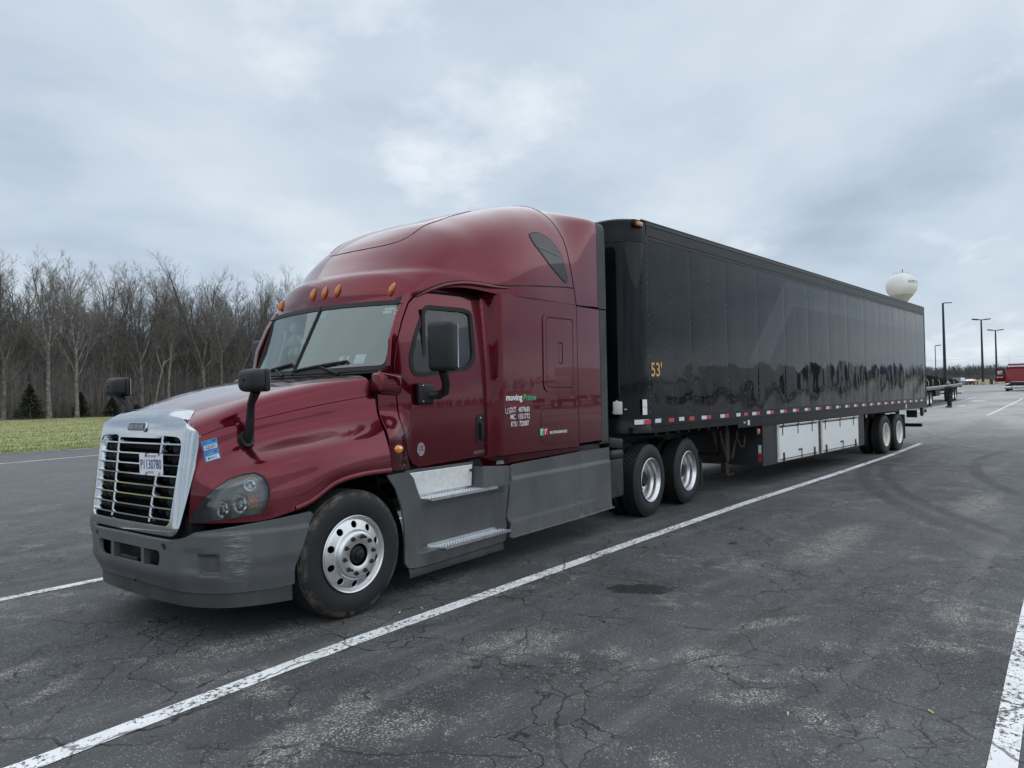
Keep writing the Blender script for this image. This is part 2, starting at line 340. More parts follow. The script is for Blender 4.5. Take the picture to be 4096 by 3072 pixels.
def interp(xs, ys):
    xs = np.array(xs, float); ys = np.array(ys, float); m = np.gradient(ys, xs) if len(xs) > 2 else np.array([(ys[1]-ys[0])/(xs[1]-xs[0])]*2)
    def f(x):
        x = min(max(x, xs[0]), xs[-1]); i = int(min(max(np.searchsorted(xs, x)-1, 0), len(xs)-2))
        h = xs[i+1]-xs[i]; t = (x-xs[i])/h
        return float((2*t**3-3*t**2+1)*ys[i]+(t**3-2*t**2+t)*h*m[i]+(-2*t**3+3*t**2)*ys[i+1]+(t**3-t**2)*h*m[i+1])
    return f
def lerp1(xs, ys): return lambda x: float(np.interp(x, xs, ys))
def rpoly(pts, r, seg=5):
    """polygon with rounded corners; r number or list"""
    out = []; n = len(pts)
    for i in range(n):
        p = Vector(pts[i]).to_2d(); a = Vector(pts[i-1]).to_2d()-p; b = Vector(pts[(i+1) % n]).to_2d()-p
        rr = r[i] if isinstance(r, (list, tuple)) else r
        la, lb = a.length, b.length
        d = min(rr, la*.48, lb*.48)
        if d < 1e-5: out.append((p.x, p.y)); continue
        A = p+a.normalized()*d; B = p+b.normalized()*d
        for k in range(seg+1):
            t = k/seg; q = A*(1-t)**2+p*2*t*(1-t)+B*t*t; out.append((q.x, q.y))
    return out
def circ(cx, cy, r, n=16, ry=None):
    return [(cx+r*math.cos(2*math.pi*i/n), cy+(ry or r)*math.sin(2*math.pi*i/n)) for i in range(n)]
def inset(poly, d):
    """offset polygon towards its inside (positive d)"""
    n = len(poly); A = sum(poly[i][0]*poly[(i+1) % n][1]-poly[(i+1) % n][0]*poly[i][1] for i in range(n)); sg = 1 if A > 0 else -1
    out = []
    for i in range(n):
        p = np.array(poly[i]); a = np.array(poly[i-1]); b = np.array(poly[(i+1) % n])
        e1 = p-a; e2 = b-p; e1 = e1/(np.linalg.norm(e1)+1e-9); e2 = e2/(np.linalg.norm(e2)+1e-9)
        nn = sg*np.array([-(e1[1]+e2[1]), e1[0]+e2[0]]); L = np.linalg.norm(nn)+1e-9; nn /= L
        cs = max(.5, L/2); out.append(tuple(p+nn*d/cs))
    return out
def pip(poly, P):
    P = np.asarray(P, float); x, y = P[:, 0], P[:, 1]; c = np.zeros(len(P), bool); n = len(poly)
    for i in range(n):
        x0, y0 = poly[i]; x1, y1 = poly[(i+1) % n]
        if y0 == y1: continue
        m = ((y0 > y) != (y1 > y)) & (x < (x1-x0)*(y-y0)/(y1-y0)+x0); c ^= m
    return c
def resample(poly, sp):
    out = []; n = len(poly)
    for i in range(n):
        a = np.array(poly[i], float); b = np.array(poly[(i+1) % n], float); L = np.linalg.norm(b-a)
        if L < 1e-6: continue
        k = max(1, int(math.ceil(L/sp)))
        for j in range(k): out.append(tuple(a+(b-a)*j/k))
    return out
def sheet(name, m, parent, outer, F, holes=(), sp=.05, thick=.012, sg=1, off=0., back=True, asp=(1, 1)):
    """curved plate: 2D outline with holes carried by the surface F(u,v); thickness goes inwards (against sg*normal)"""
    sc = np.array(asp, float)
    po = [tuple(np.array(p)/sc) for p in outer]; hs = [[tuple(np.array(p)/sc) for p in h] for h in holes]
    loops = [resample(po, sp)]+[resample(h, sp) for h in hs]
    pts = []; ed = []
    for L in loops:
        k = len(pts); pts += L; ed += [(k+i, k+(i+1) % len(L)) for i in range(len(L))]
    B = np.array(pts); lo = B.min(0); hi = B.max(0)
    gx = np.arange(lo[0]+sp*.5, hi[0], sp); gy = np.arange(lo[1]+sp*.5, hi[1], sp*.866)
    G = [(x+(sp*.5 if j % 2 else 0), y) for j, y in enumerate(gy) for x in gx]
    if G:
        G = np.array(G); k = pip(po, G)
        for h in hs: k &= ~pip(h, G)
        G = G[k]
        if len(G):
            dmin = np.min(np.hypot(G[:, None, 0]-B[None, :, 0], G[:, None, 1]-B[None, :, 1]), axis=1); G = G[dmin > sp*.5]
            pts = pts+[tuple(g) for g in G]
    V, E, Fc, _, _, _ = delaunay_2d_cdt([Vector(p) for p in pts], ed, [], 1, 1e-6)
    V = np.array([tuple(v) for v in V]); Fc = [tuple(f) for f in Fc]
    if hs:
        C = np.array([V[list(f)].mean(0) for f in Fc]); bad = np.zeros(len(Fc), bool)
        for h in hs: bad |= pip(h, C)
        Fc = [f for f, b in zip(Fc, bad) if not b]
    UV = V*sc; eps = 1e-3
    P = np.array([F(u, v) for u, v in UV], float)
    Du = np.array([np.array(F(u+eps, v))-np.array(F(u-eps, v)) for u, v in UV]); Dv = np.array([np.array(F(u, v+eps))-np.array(F(u, v-eps)) for u, v in UV])
    N = np.cross(Du, Dv); N /= np.linalg.norm(N, axis=1)[:, None]+1e-12; N *= sg
    T = P+N*off; Bk = T-N*thick; n = len(T)
    cnt = {}
    top = []
    for f in Fc:
        a, b, c = V[list(f)][:3]
        ccw = (b[0]-a[0])*(c[1]-a[1])-(b[1]-a[1])*(c[0]-a[0]) > 0
        if ccw != (sg > 0): f = f[::-1]
        top.append(f)
        for i in range(len(f)): cnt[(f[i], f[(i+1) % len(f)])] = 1
    bnd = [e for e in cnt if (e[1], e[0]) not in cnt]
    verts = [tuple(p) for p in T]; faces = list(top); ln = [tuple(N[i]) for f in top for i in f]
    if back:
        verts += [tuple(p) for p in Bk]
        bf = [tuple(i+n for i in reversed(f)) for f in top]; faces += bf; ln += [tuple(-N[i-n]) for f in bf for i in f]
        k = 2*n
        for a, b in bnd:
            q = [T[a], Bk[a], Bk[b], T[b]]; fn = np.cross(q[1]-q[0], q[3]-q[0]); fn /= np.linalg.norm(fn)+1e-12
            verts += [tuple(x) for x in q]; faces.append((k, k+1, k+2, k+3)); k += 4
            na = N[a]*.6+fn*.8; nb = N[b]*.6+fn*.8
            ln += [tuple(na/np.linalg.norm(na)), tuple(fn), tuple(fn), tuple(nb/np.linalg.norm(nb))]
    me = bpy.data.meshes.new(name); me.from_pydata(verts, [], faces)
    me.polygons.foreach_set('use_smooth', [True]*len(faces))
    me.normals_split_custom_set(ln)
    me.materials.append(M[m]); me.update()
    return link(name, me, parent)
def text(name, body, m, parent, F, w=None, h=None, u0=0, v0=0, bold=0., shear=0., font_off=0.):
    """lettering as mesh: local text plane (u right, v up) carried by F(u,v)"""
    cu_ = bpy.data.curves.new(name, 'FONT'); cu_.body = body; cu_.size = 1; cu_.offset = bold; cu_.shear = shear; cu_.resolution_u = 3; cu_.fill_mode = 'FRONT'
    to = bpy.data.objects.new('tmp_text', cu_); COL.objects.link(to)
    bpy.context.view_layer.update()
    me = bpy.data.meshes.new_from_object(to.evaluated_get(bpy.context.evaluated_depsgraph_get()))
    bpy.data.objects.remove(to); bpy.data.curves.remove(cu_)
    co = np.array([v.co[:2] for v in me.vertices]); lo, hi = co.min(0), co.max(0)
    sy = (h/(hi[1]-lo[1])) if h else None; sx_ = (w/(hi[0]-lo[0])) if w else sy
    if sy is None: sy = sx_
    for v in me.vertices:
        u = u0+(v.co.x-lo[0])*sx_; q = v0+(v.co.y-lo[1])*sy; v.co = F(u, q)
    me.materials.clear(); me.materials.append(M[m]); me.name = name; me.update()
    return link(name, me, parent)
# ================================================================== SETTING
_hx = interp([-2000, 10, 24, 54, 66, 91, 150, 200, 300, 700, 3000], [0, 0, 0, .30, .50, .98, 1.72, 1.85, 2.5, 6.5, 8])
def hgt(x, y): return (0 if x < 24 else _hx(x))+(.0045*(min(y, 110)-25) if y > 25 else 0)
class NT:
    def __init__(s, m): s.t = m.node_tree; s.tc = s.t.nodes.new('ShaderNodeTexCoord').outputs['Object']
    def L(s, a, b):
        if hasattr(a, 'is_output'): s.t.links.new(a, b)
        elif isinstance(a, (int, float)): b.default_value = a
        else: b.default_value = tuple(a)
    def map(s, sc=(1, 1, 1), loc=(0, 0, 0), rot=(0, 0, 0), v=None):
        n = s.t.nodes.new('ShaderNodeMapping'); n.inputs['Scale'].default_value = sc; n.inputs['Location'].default_value = loc; n.inputs['Rotation'].default_value = rot; s.L(v or s.tc, n.inputs[0]); return n.outputs[0]
    def noise(s, sc, det=4, rough=.5, dist=0, v=None, out='Fac'):
        n = s.t.nodes.new('ShaderNodeTexNoise'); n.inputs['Scale'].default_value = sc; n.inputs['Detail'].default_value = det; n.inputs['Roughness'].default_value = rough; n.inputs['Distortion'].default_value = dist; s.L(v or s.tc, n.inputs['Vector']); return n.outputs[out]
    def vor(s, sc, feat='F1', v=None, out='Distance'):
        n = s.t.nodes.new('ShaderNodeTexVoronoi'); n.feature = feat; n.inputs['Scale'].default_value = sc; s.L(v or s.tc, n.inputs['Vector']); return n.outputs[out]
    def m(s, op, a, b=None, clamp=False):
        n = s.t.nodes.new('ShaderNodeMath'); n.operation = op; n.use_clamp = clamp; s.L(a, n.inputs[0])
        if b is not None: s.L(b, n.inputs[1])
        return n.outputs[0]
    def vm(s, op, a, b=None, out=0):
        n = s.t.nodes.new('ShaderNodeVectorMath'); n.operation = op; s.L(a, n.inputs[0])
        if b is not None: s.L(b, n.inputs[1])
        return n.outputs['Value'] if out == 'v' else n.outputs[0]
    def rng(s, a, f0, f1, t0=0., t1=1.):
        n = s.t.nodes.new('ShaderNodeMapRange'); n.inputs['From Min'].default_value = f0; n.inputs['From Max'].default_value = f1; n.inputs['To Min'].default_value = t0; n.inputs['To Max'].default_value = t1; n.interpolation_type = 'SMOOTHSTEP'; s.L(a, n.inputs['Value']); return n.outputs[0]
    def mix(s, f, a, b):
        n = s.t.nodes.new('ShaderNodeMixRGB'); s.L(f, n.inputs[0]); s.L((*a, 1) if isinstance(a, tuple) else a, n.inputs[1]); s.L((*b, 1) if isinstance(b, tuple) else b, n.inputs[2]); return n.outputs[0]
    def xyz(s, v=None):
        n = s.t.nodes.new('ShaderNodeSeparateXYZ'); s.L(v or s.tc, n.inputs[0]); return n.outputs
    def blob(s, cx, cy, rx, ry, rot=0., warp=None):
        v = s.map((1/rx, 1/ry, 0), (0, 0, 0), v=s.map((1, 1, 0), (0, 0, 0), (0, 0, -rot), v=s.vm('SUBTRACT', warp or s.tc, (cx, cy, 0))))
        return s.rng(s.vm('LENGTH', v, out='v'), 1., .25)
# ---- asphalt: sealed, cracked, scuffed, pale where the seal has worn off
am = bpy.data.materials.new('asphalt'); am.use_nodes = True; M['asphalt'] = am; N = NT(am); B_ = am.node_tree.nodes['Principled BSDF']
wv = N.vm('ADD', N.tc, N.vm('SCALE', N.vm('SUBTRACT', N.noise(1.3, 5, .6, out='Color'), (.5, .5, .5))))
wv.node.inputs[1].links[0].from_node.inputs['Scale'].default_value = .55
wf = N.vm('ADD', N.tc, N.vm('SCALE', N.vm('SUBTRACT', N.noise(7, 4, .6, out='Color'), (.5, .5, .5))))
wf.node.inputs[1].links[0].from_node.inputs['Scale'].default_value = .10
big = N.noise(.33, 5, .55); med = N.noise(2.2, 6, .6); fine = N.noise(38, 5, .65); grit = N.noise(150, 2, .5)
streak = N.noise(1., 6, .6, .3, v=N.map((.22, 2.6, 1), (0, 0, 0), (0, 0, R(-3.6))))
col = N.mix(N.rng(big, .35, .68), (.038, .0405, .042), (.076, .079, .081))
col = N.mix(N.m('MULTIPLY', N.rng(med, .35, .75), .55), col, (.098, .101, .103))
col = N.mix(N.m('MULTIPLY', N.rng(streak, .48, .74), .6), col, (.142, .143, .141))
# dark fine pits and pale exposed stones
pit = N.rng(fine, .56, .70); col = N.mix(N.m('MULTIPLY', pit, .45), col, (.028, .029, .031))
cell = N.vor(95, 'F1', out='Color'); cs = N.xyz(cell)[0]; cdist = N.vor(95, 'F1')
stone = N.m('MULTIPLY', N.rng(cs, .76, .80), N.rng(cdist, .55, .35))
wear = N.noise(1.1, 7, .68, .6); wear2 = N.noise(5.5, 6, .7, .5)
X_, Y_, Z_ = N.xyz()[0:3]
blobs = None
for (cx, cy, rx, ry, ro) in ((4.6, -3.85, 1.0, .34, .1), (5.7, -3.75, 1.1, .40, .1), (.70, -4.86, .22, .30, .4), (.64, -5.22, .16, .15, 0), (1.10, -4.33, .30, .20, .6), (.60, -3.3, .5, .28, .2), (-.82, -3.2, .35, .16, .3), (-.78, -3.52, .35, .25, .4), (.48, -3.03, .42, .17, .1), (-1.2, -3.36, .5, .3, .3), (-.63, -1.75, .9, .32, .12), (-1.9, -1.0, .25, .18, .2), (-1.82, -1.55, .35, .10, .6), (1.25, -1.55, .95, .28, .15), (9, -4.6, 1.6, .5, .1), (3.1, -5.4, .5, .2, .2), (2.0, -4.4, .5, .12, -.5)):
    b = N.blob(cx, cy, rx, ry, ro, wv); blobs = b if blobs is None else N.m('MAXIMUM', blobs, b)
wm = N.m('MULTIPLY', blobs, N.rng(wear2, .30, .50))
gen = N.m('MULTIPLY', N.rng(wear, .52, .64), N.rng(wear2, .42, .60))
palem = N.m('MAXIMUM', wm, gen)
speck = N.rng(N.noise(70, 3, .6), .50, .60)
col = N.mix(N.m('MULTIPLY', palem, N.m('ADD', N.m('MULTIPLY', N.m('MULTIPLY', speck, N.rng(N.noise(13, 5, .7), .38, .60)), .9), .05)), col, (.46, .43, .38))
col = N.mix(N.m('MULTIPLY', stone, N.m('ADD', N.m('MULTIPLY', palem, .55), N.rng(wear2, .40, .66, .12, .60))), col, (.42, .40, .37))
# cracks: large wandering net, finer net in patches
e1_ = N.vor(.62, 'DISTANCE_TO_EDGE', v=wv); e2_ = N.vor(2.1, 'DISTANCE_TO_EDGE', v=wv); e3_ = N.vor(7.5, 'DISTANCE_TO_EDGE', v=wf)
wid = N.rng(N.noise(2.6, 3, .6), .35, .7, .25, 1.)
c1 = N.m('MULTIPLY', N.rng(e1_, .0088, .0024), wid); c2 = N.m('MULTIPLY', N.rng(e2_, .014, .0035), N.rng(N.noise(.8, 4, .6, v=N.map(loc=(3, 1, 0))), .50, .58))
c3 = N.m('MULTIPLY', N.rng(e3_, .036, .010), N.rng(N.noise(.9, 5, .6, v=N.map(loc=(9, 4, 0))), .54, .62))
crack = N.m('MAXIMUM', N.m('MAXIMUM', c1, c2), N.m('MULTIPLY', c3, .8))
halo = N.m('MULTIPLY', N.rng(e1_, .05, .01), N.rng(wear2, .45, .65)); col = N.mix(N.m('MULTIPLY', halo, N.m('MULTIPLY', speck, .5)), col, (.22, .205, .18))
col = N.mix(N.m('MULTIPLY', crack, .92), col, (.006, .006, .006))
# oil stains, tyre marks
oil = N.rng(N.m('ADD', N.blob(2.22, -3.16, .50, .27, -.85, wf), N.m('MULTIPLY', N.m('SUBTRACT', N.noise(5, 9, .78), .5), 3.2)), .40, .75); oil2 = N.blob(4.45, -2.95, .13, .08, 0, wf)
oil = N.m('MAXIMUM', oil, N.m('MAXIMUM', oil2, N.m('MULTIPLY', N.blob(3.4, -3.2, .2, .14, 0, wf), .5))); col = N.mix(N.m('MULTIPLY', oil, .95), col, (.006, .006, .006))
for (cx, cy, r, w) in ((26, -14, 13.4, .13), (26, -14, 13.0, .10), (17, -19, 17.6, .20), (17, -19, 17.2, .16), (17, -19, 15.6, .2), (30, -11, 12.2, .2), (30, -11, 11.5, .2)):
    d_ = N.vm('LENGTH', N.vm('SUBTRACT', N.vm('MULTIPLY', N.tc, (1, 1, 0)), (cx, cy, 0)), out='v')
    k = N.rng(N.m('ABSOLUTE', N.m('SUBTRACT', d_, r)), w, w*.3)
    k = N.m('MULTIPLY', N.m('MULTIPLY', k, N.rng(X_, 4, 9)), N.rng(streak, .3, .6)); col = N.mix(N.m('MULTIPLY', k, .75), col, (.020, .021, .022))
# far part is old pale pavement; behind the camera paled to brighten trailer reflections
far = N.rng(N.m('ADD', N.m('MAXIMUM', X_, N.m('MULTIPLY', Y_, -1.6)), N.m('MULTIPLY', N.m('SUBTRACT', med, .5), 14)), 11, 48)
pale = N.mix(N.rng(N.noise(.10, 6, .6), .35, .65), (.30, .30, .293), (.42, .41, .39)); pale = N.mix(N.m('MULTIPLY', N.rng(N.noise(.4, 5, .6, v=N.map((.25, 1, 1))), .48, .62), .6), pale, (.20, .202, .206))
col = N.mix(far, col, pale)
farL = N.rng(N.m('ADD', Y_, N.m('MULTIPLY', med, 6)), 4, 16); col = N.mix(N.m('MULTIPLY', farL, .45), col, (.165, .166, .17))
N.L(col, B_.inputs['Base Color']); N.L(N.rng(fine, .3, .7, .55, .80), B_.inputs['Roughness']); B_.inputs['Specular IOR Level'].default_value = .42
bn = am.node_tree.nodes.new('ShaderNodeBump'); bn.inputs['Strength'].default_value = .55; bn.inputs['Distance'].default_value = .006
N.L(N.noise(110, 3, .6), bn.inputs['Height']); am.node_tree.links.new(bn.outputs[0], B_.inputs['Normal'])
# ---- worn road paint
pm_ = bpy.data.materials.new('road_paint'); pm_.use_nodes = True; M['road_paint'] = pm_; N = NT(pm_); B_ = pm_.node_tree.nodes['Principled BSDF']
a1 = N.noise(26, 6, .72); a2 = N.noise(1.8, 4, .6); a3 = N.noise(85, 3, .6)
chip = N.rng(N.m('ADD', N.m('MULTIPLY', a1, .7), N.m('ADD', N.m('MULTIPLY', a2, .32), N.m('MULTIPLY', a3, .25))), .665, .715)
wv2 = N.vm('ADD', N.tc, N.vm('SCALE', N.vm('SUBTRACT', N.noise(1.3, 5, .6, out='Color'), (.5, .5, .5)))); wv2.node.inputs[1].links[0].from_node.inputs['Scale'].default_value = .55
ck = N.rng(N.vor(.62, 'DISTANCE_TO_EDGE', v=wv2), .010, .003)
ck = N.m('MAXIMUM', ck, N.rng(N.vor(3.1, 'DISTANCE_TO_EDGE', v=wv2), .010, .003))
pc = N.mix(N.rng(N.noise(5, 5, .6), .3, .7), (.72, .73, .725), (.84, .845, .84))
pc = N.mix(N.m('MAXIMUM', chip, N.m('MULTIPLY', ck, .8)), pc, (.075, .076, .078))
N.L(pc, B_.inputs['Base Color']); B_.inputs['Roughness'].default_value = .7
# ---- grass
gm = bpy.data.materials.new('grass_ground'); gm.use_nodes = True; M['grass_ground'] = gm; N = NT(gm); B_ = gm.node_tree.nodes['Principled BSDF']
gc = N.mix(N.rng(N.noise(.5, 6, .6, v=N.map((.5, 1.6, 1))), .38, .62), (.20, .245, .085), (.38, .365, .19)); gc = N.mix(N.rng(N.noise(3.5, 6, .7), .55, .72), gc, (.36, .32, .20)); gc = N.mix(N.m('MULTIPLY', N.rng(N.noise(14, 4, .6), .5, .7), .5), gc, (.09, .115, .04))
N.L(gc, B_.inputs['Base Color']); B_.inputs['Roughness'].default_value = .95; B_.inputs['Specular IOR Level'].default_value = .1
mat('grass_blade', (.16, .22, .06), .8, 0, .3, .7, col2=(.38, .35, .19), spec=.15)
mat('leaf_litter', (.075, .058, .042), .95, 0, .3, 1.1, col2=(.115, .09, .062), bump=.5, bs=6)
mat('kerb_pale', (.34, .335, .32), .85, 0, .2, 2)
# ---- ground sheet to the horizon
xs = sorted(set([-2500, -1200, -600, -300, -150, -80, -40, -20, -10, 0, 10, 20, 24, 30]+list(range(36, 160, 6))+[170, 185, 200, 250, 300, 400, 500, 600, 700, 900, 1300, 2500]))
ys_ = [-2500, -1200, -600, -300, -150, -60, -30, -10, 0, 10, 20, 25, 30, 40, 60, 80, 110, 150, 250, 400, 800, 1500, 2500]
g = MB(); g.grid(lambda x, y: (x, y, hgt(x, y)), xs, ys_); gr_o = g.build('parking_lot', 'asphalt', None, 180); tag(gr_o, 'cracked grey asphalt truck parking lot', None, kind='structure')
def gsheet(name, x0, x1, y0, y1, m, dz, nx=30, ny=14, edge=0.):
    g = MB(); rn = random.Random(3)
    wob = {i: rn.uniform(-edge, edge) for i in range(nx+1)}
    k = 0
    us = lin(x0, x1, nx+1)
    g.grid(lambda x, y: (x, y+(wob[us.index(x)] if y == y0 else 0), hgt(x, y)+dz), us, lin(y0, y1, ny)); return g.build(name, m, None, 180)
lawn = gsheet('lawn', -150, 204, 24.15, 112, 'grass_ground', .03, 400, 40, .10); tag(lawn, kind='structure')
ff = gsheet('forest_floor', -150, 240, 79.5, 170, 'leaf_litter', .06, 120, 20, 1.0); tag(ff, kind='structure')
kb = gsheet('pavement_edge', -150, 260, 23.75, 24.25, 'kerb_pale', .012, 300, 3, .06); tag(kb, kind='structure')
mat('dry_grass', (.34, .29, .17), .95, 0, .25, .3, col2=(.42, .37, .24), spec=.1)
far_f = gsheet('field', 204, 900, -400, 150, 'dry_grass', .05, 60, 40); tag(far_f, kind='structure')
# grass tufts along the near part of the lawn
rn = np.random.RandomState(4); n = 42000
yy = 24.2+(rn.rand(n)**1.6)*50; ang = rn.uniform(-.35, 1.05, n); xx = CAM.x+(yy-CAM.y)*np.tan(rn.uniform(R(-14), R(34), n))
hh = rn.uniform(.03, .09, n); a = rn.uniform(0, 6.28, n); ln_ = rn.uniform(-.05, .05, (n, 2)); w_ = rn.uniform(.006, .016, n)*(1+yy/50)
V = np.zeros((n, 3, 3)); zz = np.array([hgt(x, y) for x, y in zip(xx, yy)])+.03
V[:, 0] = np.stack([xx-w_*np.cos(a), yy-w_*np.sin(a), zz], 1); V[:, 1] = np.stack([xx+w_*np.cos(a), yy+w_*np.sin(a), zz], 1); V[:, 2] = np.stack([xx+ln_[:, 0], yy+ln_[:, 1], zz+hh], 1)
me = bpy.data.meshes.new('grass'); me.from_pydata(V.reshape(-1, 3).tolist(), [], [(3*i, 3*i+1, 3*i+2) for i in range(n)]); me.materials.append(M['grass_blade']); go = link('grass', me); tag(go, 'short patchy green and straw grass on the lawn', None, kind='stuff')
# ---- painted lines
def line(pts, w, name, dz=.004):
    g = MB(); P = [Vector(p) for p in pts]; q = []
    for i in range(len(P)-1):
        n_ = max(1, int((P[i+1]-P[i]).length/1.5))
        for j in range(n_): q.append(P[i].lerp(P[i+1], j/n_))
    q.append(P[-1]); vs = []
    for i, p in enumerate(q):
        t = (q[min(i+1, len(q)-1)]-q[max(i-1, 0)]).normalized(); n_ = Vector((-t.y, t.x))
        for s_ in (-1, 1): c = p+n_*s_*w/2; vs.append((c.x, c.y, hgt(c.x, c.y)+dz))
    g.add(vs, [(2*i, 2*i+1, 2*i+3, 2*i+2) for i in range(len(q)-1)]); o = g.build(name, 'road_paint', None, 180); tag(o, kind='structure'); return o
line([(-6, -2.79), (-2.148, -2.525), (-.2, -2.30), (1.6, -2.185), (3.7, -2.045), (7.2, -1.84), (11.8, -1.68), (16.6, -1.46), (21.0, -1.14)], .138, 'parking_line')
line([(-7, -6.46), (.7, -5.99), (2.3, -5.868), (7.5, -5.5)], .112, 'parking_line')
line([(-9, .47), (-1.55, 1.08), (-.6, 1.16), (20, 2.75)], .12, 'parking_line')
line([(-20, 15.8), (2.2, 18.95), (5.1, 19.75), (30, 24)], .14, 'edge_line')
# ================================================================== TRACTOR (local frame: x back, front axle at x=0, left side y<0)
TH = R(5.99727); PIV = 5.3222+.66
tractor = empty('semi_tractor', (PIV-math.cos(TH)*PIV, -math.sin(TH)*PIV, 0), TH,
    'burgundy sleeper semi tractor with chrome grille, coupled to the black box trailer', 'truck')
def cm(pts):
    """interpolating spline through 3D key rows"""
    pts = np.array(pts, float); n = len(pts)
    fs = [interp(range(n), pts[:, i]) for i in range(3)]
    return lambda t: (fs[0](t), fs[1](t), fs[2](t))
# ---- side surface of cab and sleeper
def Ys(x, z):
    y = 1.078-.055*(max(0, 1.85-x)/1.4)**2
    if z > 1.9: y -= .062*((z-1.9)/.8)**1.4
    y += .010*math.sin(math.pi*min(1, max(0, (z-1.1)/.85)))
    y += .115*sst(1.62, 1.36, z)*sst(.86, .48, x)
    k = sst(1.885, 1.985, x); y = y*(1-k)+1.22*k
    return y
def SF(sd, o=0.): return lambda u, v: (u, sd*(Ys(u, v)+o), v)
DOOR = [(1.862, 1.118), (1.862, 2.69), (1.83, 2.704), (1.23, 2.693), (1.06, 2.684), (.975, 2.655), (.876, 2.575), (.786, 2.41), (.69, 2.19), (.652, 2.02), (.650, 1.88), (.668, 1.70), (.682, 1.525), (.718, 1.344), (.772, 1.208), (.83, 1.125), (.91, 1.088)]
WINO = rpoly([(1.065, 2.578), (1.60, 2.590), (1.732, 2.565), (1.728, 2.08), (1.62, 1.975), (1.0, 1.902), (.845, 1.91), (.812, 2.06), (.90, 2.29)], [.06, .05, .12, .10, .10, .06, .10, .07, .05], 6)
WING = inset(WINO, .042)
for sd in (-1, 1):
    nm = 'left' if sd < 0 else 'right'
    d = sheet('door', 'paint', tractor, DOOR, SF(sd), [inset(WINO, .012)], .045, .03, sg=sd*-1)
    sheet('window_seal', 'rubber_seal', d, WINO, SF(sd, .006), [WING], .04, .02, sg=-sd)
    sheet('side_window', 'side_glass', d, inset(WINO, .03), SF(sd, -.012), sp=.12, thick=.004, sg=-sd, back=False)
    b = MB(); b.box(1.005, 1.045, min(sd*(Ys(1, 2.2)-.02), sd*(Ys(1, 2.2)-.004)), max(sd*(Ys(1, 2.2)-.02), sd*(Ys(1, 2.2)-.004)), 1.915, 2.53); b.build('window_divider', 'rubber_seal', d)
    # handle
    hz = 1.385; hx = 1.755
    pl = sheet('door_handle', 'black_plastic', d, rpoly([(hx-.062, hz-.15), (hx+.05, hz-.15), (hx+.062, hz+.15), (hx-.05, hz+.15)], .05), SF(sd), sp=.03, thick=.01, sg=-sd, off=.008)
    g = MB(); yy = sd*(Ys(hx, hz)+.03); g.tube([(hx+.002, yy-sd*.03, hz-.11), (hx, yy, hz-.08), (hx, yy, hz+.05), (hx, yy-sd*.03, hz+.08)], .016, 8); g.build('grip', 'black_plastic', pl)
    g = MB(); g.lathe([(.0, -.002), (.011, -.002), (.011, .004), (0, .004)], 12, (hx, sd*(Ys(hx, hz)+.012), hz+.115)); g.build('lock', 'chrome', pl)
    # cowl side panel between bonnet and door
    cow = [(.462, 1.10), (.70, 1.085), (.80, 1.085), (.752, 1.205), (.700, 1.342), (.664, 1.525), (.650, 1.70), (.632, 1.88), (.632, 2.0), (.600, 1.985), (.50, 1.96), (.462, 1.90)]
    cp = sheet('cowl_panel', 'paint', tractor, cow, SF(sd), sp=.035, thick=.03, sg=-sd)
    g = MB(); g.rbox((.548, sd*1.035, 1.838), (.265, .14, .185), .035, 4, Matrix.Rotation(R(5), 3, 'Y')); g.build('cowl_bulge', 'paint', cp, 60)
    ts = MB(); ts.lathe([(0, .03), (.018, .028), (.034, .018), (.042, .004), (.043, -.01)], 24); ts.v = [(.575+x*1.35, sd*(Ys(.575, 1.275)+y), 1.275+z*.85) for x, y, z in ts.v]
    ts.build('turn_signal', 'amber_bright', tractor, 60)
    # A pillar strip outside the windscreen
    ap = [(.640, 2.03), (.675, 2.19), (.77, 2.42), (.862, 2.585), (.955, 2.665), (.955, 2.70), (.86, 2.66), (.75, 2.48), (.64, 2.24), (.60, 2.0)]
    sheet('a_pillar', 'paint', tractor, ap, SF(sd, -.002), sp=.03, thick=.05, sg=-sd)
    # sleeper side
    sl_out = [(1.876, 1.108), (2.2, 1.112), (3.437, 1.10), (3.437, 2.764), (2.8, 2.762), (1.876, 2.764)]
    TB = rpoly([(2.712, 1.745), (3.375, 1.735), (3.395, 2.642), (2.72, 2.628)], .11, 7)
    ss = sheet('sleeper_side', 'paint', tractor, sl_out, SF(sd), sp=.05, thick=.03, sg=-sd, asp=(.32, 1))
    fr_ = sheet('hatch_surround', 'paint', ss, TB, SF(sd), [inset(TB, .05)], .035, .012, sg=-sd, off=.011)
    sheet('hatch_gap', 'rubber_seal', ss, inset(TB, .05), SF(sd), [inset(TB, .062)], .035, .004, sg=-sd, off=.003)
    sheet('luggage_hatch', 'paint', ss, inset(TB, .062), SF(sd), [rpoly([(3.02, 2.06), (3.11, 2.06), (3.11, 2.31), (3.02, 2.31)], .03)], .04, .008, sg=-sd, off=.009)
    hl_ = rpoly([(3.022, 2.062), (3.108, 2.062), (3.108, 2.308), (3.022, 2.308)], .03)
    sheet('hatch_latch', 'void', ss, hl_, SF(sd), [inset(hl_, .012)], .03, .003, sg=-sd, off=.002)
    sheet('hatch_pull', 'paint', ss, inset(hl_, .012), SF(sd), sp=.03, thick=.003, sg=-sd, off=.005)
    LB = rpoly([(2.635, 1.165), (3.405, 1.158), (3.405, 1.555), (2.645, 1.568)], .10, 7)
    sheet('hatch_gap', 'rubber_seal', ss, LB, SF(sd), [inset(LB, .009)], .04, .004, sg=-sd, off=.002)
    sheet('battery_hatch', 'paint', ss, inset(LB, .009), SF(sd), sp=.05, thick=.006, sg=-sd, off=.004)
